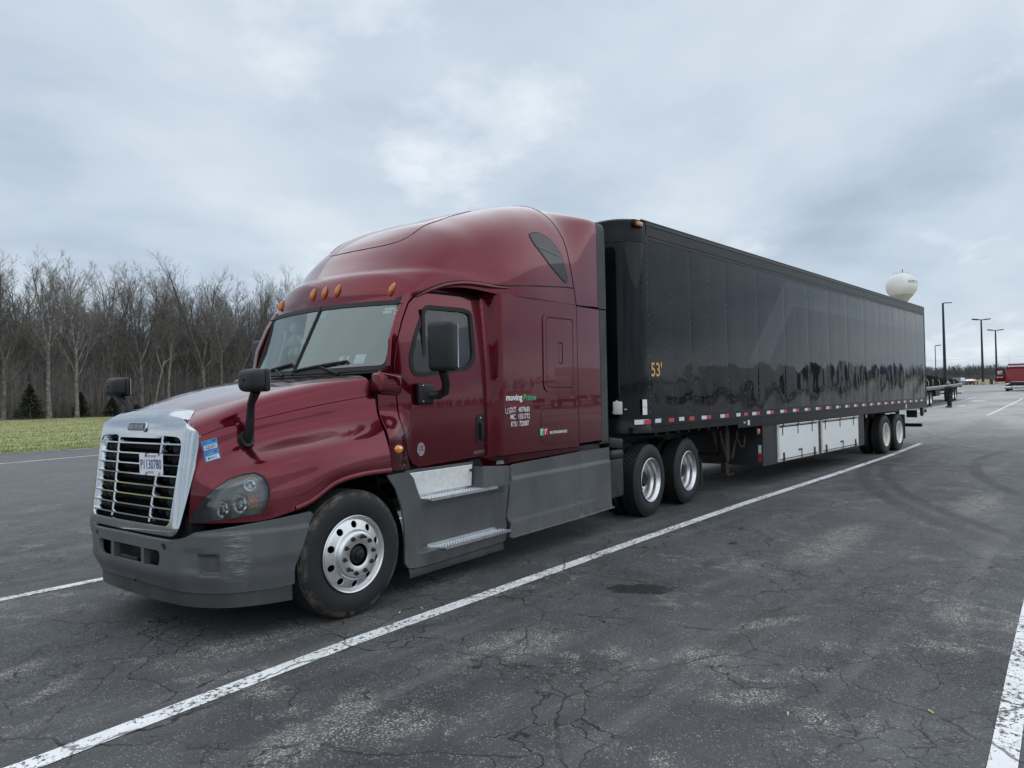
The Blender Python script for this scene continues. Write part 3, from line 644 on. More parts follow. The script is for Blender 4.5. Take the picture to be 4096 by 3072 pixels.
    # sill below
    sheet('sill', 'paint', tractor, [(.74, .99), (2.06, .99), (4.0, 1.0), (3.43, 1.092), (2.2, 1.10), (1.86, 1.107), (.90, 1.076), (.80, 1.06)], lambda u, v: (u, sd*(1.055+.15*sst(1.75, 2.1, u)+.25*(v-1.08)), v), sp=.06, thick=.02, sg=-sd)
    # side extenders behind the sleeper
    lo = sheet('side_extender', 'paint', tractor, [(3.45, 1.135), (3.975, 1.14), (3.975, 2.757), (3.45, 2.752)], lambda u, v: (u, sd*1.222, v), sp=.1, thick=.02, sg=-sd)
    sheet('extender_edge', 'rubber_strip', lo, [(3.983, 1.12), (4.185, 1.115), (4.19, 2.765), (3.983, 2.757)], lambda u, v: (u, sd*(1.222-.02*sst(3.98, 4.19, u)+.004*math.sin(u*60)), v), sp=.06, thick=.012, sg=-sd)
    g = MB(); g.box(3.9, 4.2, min(sd*1.18, sd*1.235), max(sd*1.18, sd*1.235), 1.095, 1.115); g.build('extender_foot', 'black_plastic', lo)
    g = MB(); g.box(3.45, 3.95, min(sd*1.14, sd*1.2), max(sd*1.14, sd*1.2), .96, 1.10); g.build('frame_bracket', 'black_plastic', tractor)
# inner dark shell so that the panel gaps read black
for sd in (-1, 1):
    sheet('inner_panel', 'lining', tractor, [(.56, 1.02), (3.44, 1.02), (3.44, 2.74), (1.0, 2.70), (.90, 2.55), (.70, 2.15), (.62, 1.9)], SF(sd, -.045), [inset(WINO, .02)], .09, .01, sg=-sd, asp=(.3, 1))
    sheet('gap_backing', 'void', tractor, [(.47, 1.06), (3.44, 1.06), (3.47, 2.78), (1.0, 2.72), (.86, 2.56), (.66, 2.15), (.60, 1.95), (.47, 1.85)], SF(sd, -.036), [inset(WINO, .012)], .09, .006, sg=-sd, asp=(.3, 1))
# ---- roof cap (lofted)
RS = [.70, .74, .80, .83, .86, .95, 1.1, 1.4, 1.8, 2.3, 2.8, 3.25]
RH = interp(RS, [2.615, 2.70, 2.855, 2.905, 2.935, 3.03, 3.20, 3.442, 3.615, 3.790, 3.945, 4.027])
RN = interp([.7, 1.1, 1.8, 3.25], [2.39, 2.934, 3.16, 4.1])
RW = interp([.7, 1.0, 1.5, 2.0, 3.3, 3.5], [.995, 1.045, 1.12, 1.205, 1.225, 1.225])
RZ = interp([.7, .85, 1.0, 2.06, 3.43], [2.60, 2.66, 2.715, 2.748, 2.768])
RB = interp([.7, 1.0, 1.6, 2.4, 3.4], [.15, .14, .08, .0, 0])
def lean(z): return .25*max(0, z-2.77)+.22*max(0, z-3.5)
def roofp(s, t, o=0.):
    lw = sst(2.2, 3.43, s)
    xt = s-lean(RH(s))*lw
    H, n, w, z0 = RH(xt), RN(s), RW(s), RZ(s)
    c, q = math.cos(t), math.sin(t)
    y = -w*(1 if c >= 0 else -1)*abs(c)**(2/n); z = z0+(H-z0)*abs(q)**(2/n)
    x = s+RB(s)*(y/1.0)**2-lean(z)*lw
    # visor ledge and the raised centre panel
    z += .004*sst(.79, .83, s)*(1-sst(.84, 1.02, s))*sst(.1, .5, q)
    uu = (s-1.18)/.22; inn = sst(.66, .60, abs(y))*sst(0, .09, s-1.13-.22*(abs(y)/.66)**4)*(1-sst(2.0, 2.5, s))
    z += .006*inn
    wv_ = sst(2.945, 2.875, z)*(1-sst(1.35, 2.0, s))*sst(2.62, 2.70, z+.0); x -= .022*wv_*sst(1.3, .9, s); y *= 1+.022*wv_
    return (x, y, z)
ss_ = lin(.70, 1.6, 61)+lin(1.63, 3.43, 40)
tt = [math.pi*(.5-.5*math.cos(math.pi*i/56)) for i in range(57)]
g = MB(); g.grid(lambda s, t: roofp(s, t), ss_, tt); g.build('roof_cap', 'paint', tractor, 50, fix=True)
# raised outline of the roof's centre panel
pth = []
for i in range(61):
    a_ = -1+2*i/60
    if abs(a_) > .62: s_, y_ = 1.36+(abs(a_)-.62)/.38*.95, (.60-.03*(abs(a_)-.62)/.38)*(1 if a_ > 0 else -1)
    else:
        f_ = a_/.62; s_ = 1.13+.23*abs(f_)**3.2; y_ = .60*math.sin(f_*math.pi/2*.999)
    lo_, hi_ = 0., math.pi
    for _ in range(30):
        m_ = (lo_+hi_)/2
        if roofp(s_, m_)[1] < y_: lo_ = m_
        else: hi_ = m_
    pth.append(roofp(s_, lo_))
g = MB(); g.tube([(x, y, z-.004) for x, y, z in pth], .009, 10); g.build('roof_rib', 'paint', tractor, 60)
# roof fairing behind the cap
def fairp(a, t):
    p0 = Vector(roofp(3.43, t))+Vector((.012, 0, 0)); c, q = math.cos(t), math.sin(t); n = 22.0
    p1 = Vector((3.945, -1.224*(1 if c >= 0 else -1)*abs(c)**(2/n), 2.785+(3.895-2.785)*abs(q)**(2/n)))
    k = a*a*(3-2*a); p = p0.lerp(p1, a); p.y = p0.y+(p1.y-p0.y)*k; p.z = p0.z+(p1.z-p0.z)*k
    if p0.z < 2.80: p.z = max(p.z, 2.768+.017*a)
    return tuple(p)
g = MB(); g.grid(fairp, lin(0, 1, 18), tt); rf = g.build('roof_fairing', 'paint', tractor, 50, fix=True)
g = MB(); g.grid(lambda a, t: tuple(Vector(fairp(1, t))+Vector((.005+.205*a, 0, -.01))), lin(0, 1, 4), tt); g.build('fairing_edge', 'rubber_strip', rf, 50, fix=True)
g = MB(); g.tube([(roofp(3.43, t)[0]+.006, roofp(3.43, t)[1], roofp(3.43, t)[2]-.002) for t in tt], .006, 6); g.build('fairing_seam', 'rubber_seal', rf, 60)
# drip rail over the door
for sd in (-1, 1):
    pth = []
    for s in lin(.80, 2.04, 30):
        p = roofp(s, 0.02 if sd < 0 else math.pi-.02); pth.append((p[0], p[1]+sd*.012, p[2]-.012))
    g = MB(); g.tube(pth, [.008+.012*sst(.85, 1.25, p[0])-.010*sst(1.8, 2.05, p[0]) for p in pth], 10, flat=(0, 0, 1)); g.build('drip_rail', 'paint', tractor, 60)
    g = MB(); g.grid(lambda s, k: (lambda p: (p[0], sd*(abs(p[1])*(1-min(1, k))+(min(Ys(p[0], 2.69), 1.04)-.05)*min(1, k)) if k <= 1 else sd*(min(Ys(p[0], 2.69), 1.04)-.05), p[2]-.008-.01*k if k <= 1 else 2.60))(roofp(s, .02 if sd < 0 else math.pi-.02)), lin(.80, 2.20, 30), [0, .5, 1, 2]); g.build('roof_ledge', 'paint', tractor, 60)
    pth2 = [(roofp(s, .02 if sd < 0 else math.pi-.02)) for s in lin(.78, 3.43, 50)]
    g = MB(); g.tube([(x, y+sd*.004, z+.012) for x, y, z in pth2], .0075, 6); g.build('roof_seam', 'rubber_seal', tractor, 60)
# cab clearance lamps
def on_roof(s, y0):
    lo_, hi_ = 0.0, math.pi
    for _ in range(40):
        m_ = (lo_+hi_)/2
        if roofp(s, m_)[1] < y0: lo_ = m_
        else: hi_ = m_
    a = Vector(roofp(s, lo_)); b = Vector(roofp(s+.01, lo_)); c = Vector(roofp(s, lo_+.01))
    n_ = (b-a).cross(c-a).normalized()
    if n_.x > 0: n_ = -n_
    return a, n_, (b-a).normalized()
for y0 in (-.83, -.185, 0, .185, .83):
    a, n_, tg = on_roof(.762, y0); sdv = n_.cross(tg).normalized()
    g = MB()
    def lampf(i, j):
        u = i; ang = j; r = (1-u*u)**.5
        prof = math.sin(math.pi*min(1, max(0, (u+1)/2)))**.6
        p = a+tg*(.074*u)+sdv*(.025*prof*math.cos(ang))+n_*(max(-.004, .036*prof*math.sin(ang)*(1.0-.35*u)))
        return p
    g.grid(lampf, lin(-1, 1, 14), lin(0, 2*math.pi, 17)); g.build('clearance_lamp', 'amber', tractor, 70, fix=True)
# bunk windows in the roof cap
BW = rpoly([(2.555, 3.47), (2.75, 3.535), (2.99, 3.47), (3.15, 3.33), (3.265, 3.04), (3.205, 2.985), (2.88, 3.155), (2.60, 3.36)], [.04, .10, .10, .08, .04, .04, .06, .05], 6)
def roof_side(u, v, o=0.):
    # roof side surface at x=u, z=v
    s = u+lean(v)*sst(2.2, 3.43, u+lean(v)*.8)
    s = u+lean(v)*sst(2.2, 3.43, s)
    xt = s-lean(RH(s))*sst(2.2, 3.43, s)
    H, n, w, z0 = RH(xt), RN(s), RW(s), RZ(s)
    q = min(1, max(0, (v-z0)/(H-z0)))**(n/2); c = math.sqrt(max(0, 1-q*q)); return w*c**(2/n)
for sd in (-1, 1):
    F_ = lambda u, v: (u, sd*roof_side(u, v), v)
    sheet('bunk_window', 'dark_glass', tractor, inset(BW, .012), F_, sp=.04, thick=.004, sg=-sd, off=.006)
    sheet('window_seal', 'rubber_seal', tractor, BW, F_, sp=.04, thick=.004, sg=-sd, off=.003)
    g = MB(); g.tube([(x_, sd*(roof_side(x_, 3.345-.13*(x_-2.68))+.008), 3.345-.13*(x_-2.68)) for x_ in lin(2.69, 3.10, 8)], .006, 6); g.build('window_bar', 'chrome', tractor)
# ---- windscreen
def ws(u, v):  # u=y, v=z
    k = (v-1.95)/.665; x = .345+.355*k; return (x+(.262-.11*k)*u*u, u, v)
def ws_edge(z): return .985-.035*(z-1.95)/.665
WSO = rpoly([(-1.0, 1.945), (1.0, 1.945), (.975, 2.618), (-.975, 2.618)], [.10, .10, .09, .09], 7)
WSO = [(y, z+.022*(y/1.0)**2*(1 if z < 2.2 else -.6)) for y, z in resample(WSO, .06)]
wi = sheet('windshield', 'windshield_glass', tractor, inset(WSO, .03), ws, sp=.09, thick=.004, sg=-1, back=False)
sheet('windshield_seal', 'rubber_seal', tractor, WSO, ws, [inset(WSO, .042)], .05, .02, sg=-1, off=.008)
g = MB(); g.tube([Vector(ws(0, z))+Vector((-.008, 0, 0)) for z in lin(1.95, 2.615, 8)], .011, 6); g.build('windshield_divider', 'rubber_seal', tractor)
# header between glass and roof, cowl below
g = MB(); g.grid(lambda y, k: tuple(Vector(ws(y, 2.60))*(1-k)+Vector(roofp(.712, math.acos(max(-1, min(1, -(abs(y)/.999)**(2.39/2)*(1 if y > 0 else -1)))))))if False else (ws(y, 2.60)[0]+.03*k, y, 2.60+.05*k), lin(-.99, .99, 30), [0, 1]); g.build('windshield_header', 'rubber_seal', tractor, 60)
g = MB(); g.grid(lambda y, k: (ws(y, 1.95)[0]-.07+.12*k, y, 1.925+.03*k+.02*y*y), lin(-1.0, 1.0, 30), [0, 1]); g.build('cowl_grille', 'black_plastic', tractor, 60)
# wipers
for y0, y1, zz in ((-.02, -.62, 1.985), (.62, .05, 1.985)):
    g = MB(); A = Vector(ws(y0, zz)); B = Vector(ws(y1, zz+.07)); o_ = Vector((-.028, 0, .0))
    g.tube([A+o_, (A+B)/2+o_*1.4, B+o_], [.011, .016, .010], 6); g.tube([A+o_*.6, (A+B)/2+o_*.6, B+o_*.6], .007, 4)
    C_ = (A+B)/2+o_*1.4; D_ = Vector(ws((y0+y1)/2-.28 if y0 > -.3 and y1 < -.3 else (y0+y1)/2-.25, 1.94))+Vector((-.05, 0, 0)); g.tube([C_, D_], [.010, .016], 6)
    g.build('wiper', 'rubber_seal', tractor)
# windscreen stickers and papers
def wsf(o): return lambda u, v: (ws(-u, v)[0]-o, -u, v)
# ---- cab interior
g = MB(); g.box(.62, 2.1, -1.0, 1.0, 1.05, 1.1); g.build('cab_floor', 'lining', tractor)
g = MB(); g.grid(lambda y, k: (ws(y, 1.96)[0]+.03+.50*k, y, 1.93+.05*math.sin(math.pi*min(1, k*1.1))-.02*k+(.07*sst(.35, .8, -y)*math.sin(math.pi*k))), lin(-.98, .98, 24), lin(0, 1, 8))
g.grid(lambda y, k: (ws(y, 1.96)[0]+.53-.06*k, y, 1.91-.45*k), lin(-.98, .98, 24), lin(0, 1, 3)); g.build('dashboard', 'dash_grey', tractor, 50, fix=True)
g = MB(); g.grid(lambda y, k: (2.02+.035*math.sin(y*38)+.02*math.sin(y*17+1), y, 1.1+1.62*k), lin(-1.02, 1.02, 90), [0, .5, 1]); g.build('bunk_curtain', 'curtain', tractor, 60)
g = MB()
g.grid(lambda z, k: (1.42+.42*k, -.90+.025*math.sin(k*30), 1.7+.95*z), [0, 1], lin(0, 1, 40)); g.build('side_curtain', 'curtain', tractor, 60)
g = MB(); g.grid(lambda s, y: (.80+1.3*s, y, 2.60+.05*s-.03*(y*y)), lin(0, 1, 3), lin(-1.0, 1.0, 6)); g.build('headliner', 'lining', tractor, 60)
st = MB(); st.lathe([(.215+.015*math.cos(a), .015*math.sin(a)) for a in lin(0, 2*math.pi, 9)], 32, axis='z'); st.lathe([(0, .0), (.07, .0), (.07, .02), (0, .03)], 16, axis='z')
for a in (0, 2.1, 4.2): st.tube([(0, 0, .01), (.21*math.cos(a), .21*math.sin(a), 0)], .014, 6)
mr_ = Matrix.Translation((1.02, -.52, 1.98)) @ Matrix.Rotation(R(-42), 4, 'Y'); st.v = [tuple(mr_ @ Vector(p)) for p in st.v]
sw = st.build('steering_wheel', 'black_plastic', tractor)
for y0 in (-.52, .56):
    g = MB(); g.rbox((1.50, y0, 1.52), (.5, .5, .16), .06, 3); g.rbox((1.72, y0, 1.95), (.16, .48, .75), .06, 3, Matrix.Rotation(R(8), 3, 'Y')); g.rbox((1.78, y0, 2.40), (.11, .28, .2), .04, 3)
    g.rbox((1.5, y0, 1.25), (.35, .35, .38), .03, 2); g.build('seat', 'seat_cloth', tractor, 50)
g = MB(); g.tube([(.74, .86, 2.05), (.80, .84, 2.10), (.84, .82, 2.25), (.86, .80, 2.38), (.88, .83, 2.44)], .022, 8); g.build('grab_handle', 'white_plastic', tractor, 60)
# stuffed toy hung at the pillar
g = MB()
def ball(g, c, r, n=10):
    g.lathe([(r[0]*math.sin(math.pi*i/n), r[0]*math.cos(math.pi*i/n)) for i in range(n+1)], 12, c, 'z')
ball(g, (.86, .62, 2.46), (.075,)); ball(g, (.86, .62, 2.32), (.085,)); ball(g, (.86, .56, 2.53), (.028,)); ball(g, (.86, .68, 2.53), (.028,))
g.tube([(.86, .56, 2.36), (.84, .48, 2.28)], [.035, .03], 8); g.tube([(.86, .68, 2.36), (.84, .75, 2.28)], [.035, .03], 8); g.tube([(.86, .59, 2.26), (.82, .56, 2.17)], [.04, .035], 8); g.tube([(.86, .65, 2.26), (.82, .68, 2.17)], [.04, .035], 8)
g.build('stuffed_toy', 'white_plastic', tractor, 60)
for (x, y, z, a, m_) in ((.62, -.16, 1.975, 20, 'yellow_ink'), (.50, .62, 1.985, -12, 'strap'), (.72, -.42, 2.0, 40, 'white_ink')):
    g = MB(); mm = Matrix.Translation((x, y, z)) @ Matrix.Rotation(R(a), 4, 'Z'); g.box(-.06, .06, -.14, .14, 0, .012); g.v = [tuple(mm @ Vector(p)) for p in g.v]; g.build('dash_paper', m_, tractor)
# ---- bonnet: rows run from centre line over the shoulder down to the wheel arch
KS = [0, .15, .3, .45, .6, .8, 1]
rows = {
 'O': [(-1.160, 0, 1.600), (-.93, 0, 1.652), (-.70, 0, 1.720), (-.48, 0, 1.780), (-.25, 0, 1.836), (.05, 0, 1.888), (.335, 0, 1.928)],
 'T': [(-1.125, .36, 1.590), (-.91, .36, 1.650), (-.69, .38, 1.720), (-.47, .40, 1.780), (-.24, .42, 1.836), (.06, .44, 1.888), (.36, .46, 1.928)],
 'S': [(-1.035, .660, 1.550), (-.86, .68, 1.615), (-.66, .71, 1.686), (-.45, .745, 1.750), (-.23, .78, 1.802), (.07, .84, 1.860), (.40, .905, 1.905)],
 'A': [(-1.000, .735, 1.470), (-.835, .765, 1.525), (-.64, .80, 1.565), (-.43, .835, 1.605), (-.22, .875, 1.645), (.09, .925, 1.695), (.445, .985, 1.745)],
 'B': [(-1.030, .742, 1.28), (-.88, .788, 1.335), (-.68, .836, 1.39), (-.45, .878, 1.435), (-.22, .920, 1.475), (.09, .966, 1.525), (.44, 1.03, 1.58)],
 'C': [(-1.062, .735, 1.12), (-.965, .885, 1.150), (-.73, 1.042, 1.245), (-.45, 1.115, 1.315), (-.20, 1.135, 1.355), (.09, 1.138, 1.388), (.43, 1.125, 1.42)],
 'D': [(-1.075, .73, 1.00), (-.975, .915, 1.00), (-.72, 1.095, 1.055), (-.43, 1.175, 1.125), (-.18, 1.195, 1.19), (.10, 1.195, 1.23), (.43, 1.185, 1.25)],
 'L': [(-1.08, .725, .862), (-.975, .925, .862), (-.715, 1.112, .866), (-.420, 1.196, .940), (-.165, 1.205, 1.058), (.10, 1.205, 1.098), (.43, 1.198, 1.100)]}
RO = [cm(rows[k]) for k in 'OTSABCDL']
def kk(k): return float(np.interp(k, KS, range(7)))
def hoodp(k, t, sd=-1):
    k = min(1, max(0, k)); q = kk(k)
    P = np.array([f(q) for f in RO]); n = 8
    t = min(7, max(0, t)); i = min(6, int(t)); f = t-i
    p0 = P[i-1] if i > 0 else np.array([P[1][0], -P[1][1], P[1][2]]); p1, p2 = P[i], P[i+1]; p3 = P[i+2] if i < 6 else 2*P[7]-P[6]
    r = .5*((2*p1)+(-p0+p2)*f+(2*p0-5*p1+4*p2-p3)*f*f+(-p0+3*p1-3*p2+p3)*f**3)
    return (r[0], sd*r[1], r[2])
g = MB()
def hood_top(k, t): return hoodp(k, abs(t), -1 if t <= 0 else 1)
g.grid(lambda u, t: hood_top((lambda k0: k0+(1-k0)*u)(.145*(1-sst(1.2, 2.0, abs(t)))), t), lin(0, 1, 52), lin(-2.985, 2.985, 73)); g.build('hood', 'paint', tractor, 60, fix=True)
HLO = [(.006, 6.95), (.013, 6.75), (.030, 6.42), (.052, 6.08), (.094, 5.62), (.150, 5.22), (.200, 5.06), (.244, 5.08), (.285, 5.18), (.310, 5.42), (.321, 5.80), (.318, 6.15), (.306, 6.48), (.288, 6.74), (.231, 6.77), (.169, 6.84), (.088, 6.92)]
HASP = (1/1.6, 1/.16)
for sd in (-1, 1):
    HF = lambda k, t, sd=sd: hoodp(k, t, sd)
    fo = [(0, 3.02), (1, 3.02), (1, 7), (.0, 7)]
    fo = [(k, 3.02) for k in lin(0, 1, 40)]+[(1, t) for t in lin(3.1, 6.95, 24)]+[(k, 7) for k in lin(1, 0, 60)]+[(0.0, t) for t in lin(6.95, 3.1, 24)]
    fd = sheet('fender', 'paint', tractor, fo, HF, [HLO], .028, .018, sg=sd, asp=HASP)
    # flared lip along the arch
    g = MB(); pth = [hoodp(k, 7, sd) for k in lin(.40, 1, 30)]
    g.grid(lambda i, j: tuple(Vector(pth[int(i)])+[Vector((0, sd*.004, .03)), Vector((0, sd*.012, .012)), Vector((0, sd*.010, -.006)), Vector((0, -sd*.02, -.010)), Vector((0, -sd*.16, .02))][int(j)]), range(30), range(5)); g.build('arch_lip', 'paint', fd, 60, fix=True)
    # headlamp: chamber, lens, bulbs
    def inner(k, t, sd=sd):
        p = np.array(hoodp(k, t, sd)); c_ = np.array(hoodp(.16, 6.2, sd)); q = p+(c_-p)*.06; q += np.array((.075, -sd*.055, 0)); return tuple(q)
    hd = sheet('headlight', 'lamp_lens', tractor, HLO, HF, sp=.028, thick=.003, sg=sd, off=.004, back=False, asp=HASP)
    sheet('lamp_housing', 'headlamp_black', hd, HLO, inner, sp=.03, thick=.004, sg=sd, asp=HASP)
    g = MB(); n_ = len(HLO); ro = resample([(k*1.6, t*.16) for k, t in HLO], .03); ro = [(a/1.6, b/.16) for a, b in ro]+[(ro[0][0]/1.6, ro[0][1]/.16)]
    g.grid(lambda i, j: HF(*ro[int(i)]) if j == 0 else inner(*ro[int(i)]), range(len(ro)), [0, 1]); g.build('lamp_bezel', 'headlamp_black', hd, 60)
    sheet('lamp_seal', 'rubber_seal', hd, HLO, HF, [[(.163+(k-.163)*.955, 6.1+(t-6.1)*.955) for k, t in HLO]], .03, .003, sg=sd, off=.006, asp=HASP)
    def lamp(k, t, r, ry=None, d=.03):
        a = np.array(inner(k, t)); b = np.array(HF(k, t)); ax = Vector(b-a).normalized(); c_ = Vector(a)+ax*d
        X = Vector((0, 0, 1)).cross(ax).normalized(); Z = ax.cross(X)
        g = MB(); g.lathe([(r*.25, -.02), (r*.7, -.012), (r*.95, .012), (r, .022), (r*1.06, .022), (r*1.06, .0)], 24)
        g.v = [tuple(c_+X*x+Z*z*((ry or r)/r)+ax*y) for x, y, z in g.v]; o = g.build('reflector', 'chrome', hd, 60)
        g = MB(); g.lathe([(0, .014), (r*.3, .010), (r*.38, -.005), (r*.38, -.02)], 16); g.v = [tuple(c_+X*x+Z*z+ax*y) for x, y, z in g.v]; g.build('bulb', 'lamp_lens', o, 60)
    lamp(.262, 5.56, .048, d=.045); lamp(.220, 6.22, .054, .070, d=.035); lamp(.160, 6.32, .046, .064, d=.035)
    am = [(.244, 5.98), (.272, 5.94), (.272, 6.46), (.244, 6.50)]
    sheet('side_marker', 'amber', hd, am, lambda k, t: tuple((np.array(inner(k, t))+np.array(HF(k, t)))*.5), sp=.03, thick=.02, sg=sd, asp=HASP)
    # inner wheel arch
    g = MB(); g.grid(lambda a, y: (.03+.62*math.cos(a), sd*y, .47+.60*math.sin(a)), lin(R(-15), R(195), 24), [.72, 1.10]); g.build('wheel_arch_liner', 'void', tractor, 60)
    g = MB(); g.box(-.75, .75, min(sd*.70, sd*.73), max(sd*.70, sd*.73), .35, 1.25); g.build('wheel_arch_wall', 'void', tractor)
    # bonnet mirror
    bs = Vector(hoodp(.294, 3.78, sd)); hd_c = Vector((-.745, sd*1.035, 1.865))
    g = MB(); g.tube([bs+Vector((0, -sd*.02, -.005)), bs+Vector((-.005, sd*.035, .01))], [.068, .05], 20); g.v = [(x, y, bs.z+(z-bs.z)*1.18) for x, y, z in g.v]
    fm = g.build('fender_mirror', 'black_plastic', tractor, 50)
    g = MB(); g.tube([bs+Vector((-.005, sd*.02, -.01)), bs+Vector((-.01, sd*.055, .05)), bs+Vector((-.015, sd*.08, .16)), bs+Vector((-.03, sd*.115, .27)), hd_c+Vector((.01, 0, -.075))], [.030, .036, .030, .028, .036], 12); g.build('mirror_arm', 'black_plastic', fm, 60)
    g = MB()
    def head(i, j):
        a, b = i, j; ca, sa = math.cos(a), math.sin(a); sg_ = lambda v, e: math.copysign(abs(v)**e, v)
        w = math.cos(b); return (hd_c.x-.085*max(0, math.sin(b))**.8+.02*min(0, math.sin(b)), hd_c.y+.128*sg_(ca, .45)*w**.5*(1-.06*math.sin(b)), hd_c.z+.085*sg_(sa, .45)*w**.5)
    g.grid(head, lin(0, 2*math.pi, 41), [R(b) for b in (-60, -20, 0, 12, 25, 40, 55, 70, 80, 89.5)]); g.build('mirror_head', 'black_plastic', fm, 50, fix=True)
    g = MB(); g.rbox(hd_c+Vector((.03, 0, 0)), (.05, .252, .166), .022, 3); h2 = g.build('mirror_rim', 'black_plastic', fm, 50)
    g = MB(); g.rbox(hd_c+Vector((.056, 0, 0)), (.006, .22, .14), .002, 1); g.build('mirror_glass', 'chrome', fm)
    # door mirror
    mo_ = 0 if sd < 0 else -.17
    c_ = Vector((.862, sd*(1.415+mo_), 2.158)); rz_ = Matrix.Rotation(R(-8*sd), 3, 'Z')
    g = MB(); g.rbox((0, 0, 0), (.155, .262, .432), .045, 4)
    g.v = [tuple(rz_ @ Vector((x*(1 if x > 0 else 1.0-.25*abs(z)/.216), y*(1-.04*(z < 0)), z))+c_) for x, y, z in g.v]
    dm = g.build('door_mirror', 'black_plastic', tractor, 50)
    g = MB(); g.rbox((0, 0, 0), (.01, .225, .38), .004, 1); g.v = [tuple(rz_ @ Vector((x+.078, y, z))+c_) for x, y, z in g.v]; g.build('mirror_glass', 'chrome', dm)
    ya = Ys(.98, 1.75)
    g = MB(); g.rbox((.965, sd*(ya+.035), 1.748), (.19, .07, .20), .03, 3); g.build('mirror_bracket', 'black_plastic', dm, 50)
    for (bx, bz) in ((.90, 1.82), (.90, 1.68)):
        h = MB(); h.lathe([(0, .006), (.008, .004), (.009, 0)], 10, (bx, 0, bz)); h.v = [(x, sd*(y+ya+.071), z) for x, y, z in h.v]; h.build('bolt', 'chrome', dm)
    g = MB(); g.tube([(1.0, sd*(ya+.05), 1.735), (1.05, sd*(ya+.12), 1.735), (1.05, sd*(ya+.20), 1.765), (.99, sd*(ya+.27+mo_*.6), 1.84), (.90, sd*(ya+.315+mo_), 1.95)], [.038, .042, .040, .038, .042], 12); g.build('mirror_arm', 'black_plastic', dm, 60)
    # front flare of the step fairing + skirts
    def yst(u, v):
        y = float(np.interp(v, [.24, .33, .355, .375, .42, .74, .79, .815, 1.1], [1.245, 1.275, 1.285, 1.16, 1.16, 1.205, 1.235, 1.245, 1.225]))
        e_ = sst(.86, .70, u)+sst(1.90, 1.99, u); y = y*(1-min(1, e_))+1.228*min(1, e_)
        return y
    def STF(u, v, sd=sd): return (u, sd*yst(u, v), v)
    so_ = [(.36, 1.072), (.40, 1.02), (.452, .954), (.516, .794), (.547, .616), (.553, .463), (.550, .305), (.585, .262), (.70, .245), (1.925, .262), (1.95, .33), (1.985, .40), (1.968, .497), (2.0, .66), (2.04, .828), (2.055, 1.0), (1.62, 1.036), (1.605, .818), (.80, .818), (.745, .835), (.70, .93), (.665, 1.02), (.61, 1.075)]
    sf = sheet('step_fairing', 'grey_plastic', tractor, so_, STF, sp=.022, thick=.02, sg=-sd)
    g = MB(); g.prism([(1.615, 1.10), (1.615, 1.225), (1.60, 1.10)], lambda u, v, d_: (u, sd*v, d_), .815, 1.03); g.grid(lambda k, z: (.66+.09*k-(z-.82)*.42+.06, sd*(1.225-.13*k), z), [0, 1], [.82, 1.03]); g.box(.70, 1.62, min(sd*1.085, sd*1.10), max(sd*1.085, sd*1.10), .80, 1.075); g.build('step_pocket', 'grey_plastic', sf)
    g = MB(); g.grid(lambda u, v: (u, sd*(1.215+.01*math.sin(v*40)), v), lin(.60, 1.93, 20), lin(.17, .262, 5)); g.build('rubber_flap', 'rubber_strip', sf, 60)
    g = MB(); g.rbox((1.125, sd*1.116, .945), (.90, .012, .215), .003, 1, Matrix.Rotation(R(-4*sd), 3, 'X')); kp = g.build('kick_plate', 'alu_plate', sf)
    for bx in (.73, 1.545):
        h = MB(); h.lathe([(0, -.012), (.013, -.009), (.013, .004)], 10, (bx, 0, 1.0)); h.v = [(x, sd*(1.132-y), z) for x, y, z in h.v]; h.build('bolt', 'black_plastic', sf)
    for (xa, xb, z_, y0_, y1_, nm_) in ((.84, 1.80, .822, 1.11, 1.26, 's1'), (.98, 1.945, .378, 1.165, 1.30, 's2')):
        g = MB(); g.prism([(xa-.10, y0_), (xb-.08, y0_), (xb, y1_), (xa, y1_)], lambda u, v, d_: (u, sd*v, d_), z_-.012, z_+.002)
        g.prism([(xa, z_-.022), (xb, z_-.022), (xb, z_+.004), (xa, z_+.004)], lambda u, v, d_: (u, sd*d_, v), y1_, y1_+.006)
        g.prism([(xa-.10, z_), (xb-.08, z_), (xb-.08, z_+.028), (xa-.10, z_+.028)], lambda u, v, d_: (u, sd*d_, v), y0_-.002, y0_+.006)
        stp = g.build('step_tread', 'aluminium', sf, 30, fix=True)
        g = MB()
        for i in range(26):
            for j in range(4):
                x = xa-.06+(xb-xa)*(i+.5*(j % 2))/26+.02*j; y = y0_+.025+j*.033
                if x > xb-.03: continue
                g.lathe([(.012, 0), (.010, .005), (.004, .006)], 6, (0, 0, 0), 'z'); k_ = len(g.v)-18
                for q in range(k_, len(g.v)):
                    p = g.v[q]; g.v[q] = (x+p[0]*1.1, sd*(y+p[1]*.55), z_+.002+p[2])
        g.build('tread_studs', 'aluminium', stp, 30)['kind'] = 'stuff'
    pass
    def SKF(u, v, sd=sd):
        y = 1.235+.012*sst(.872, .862, v)+.032*sst(.475, .445, v)*(1-sst(3.5, 4.0, u))+.010*sst(.315, .305, v)-.02*sst(3.3, 4.17, u)
        return (u, sd*y, v)
    j1 = [(1.968, .318), (1.955, .29), (3.35, .277), (3.345, .50), (3.44, 1.037), (2.10, 1.008), (2.06, .99), (2.045, .828), (2.008, .66), (1.972, .497), (1.99, .40)]
    sk = sheet('chassis_skirt', 'grey_plastic', tractor, [(u+.006, v) for u, v in j1[:2]]+j1[2:6]+[(u+.006, v) for u, v in j1[6:]], SKF, sp=.035, thick=.02, sg=-sd)
    sheet('rear_skirt', 'grey_plastic', tractor, [(3.358, .277), (4.185, .277), (4.172, 1.036), (3.448, 1.037), (3.353, .50)], SKF, sp=.035, thick=.02, sg=-sd)
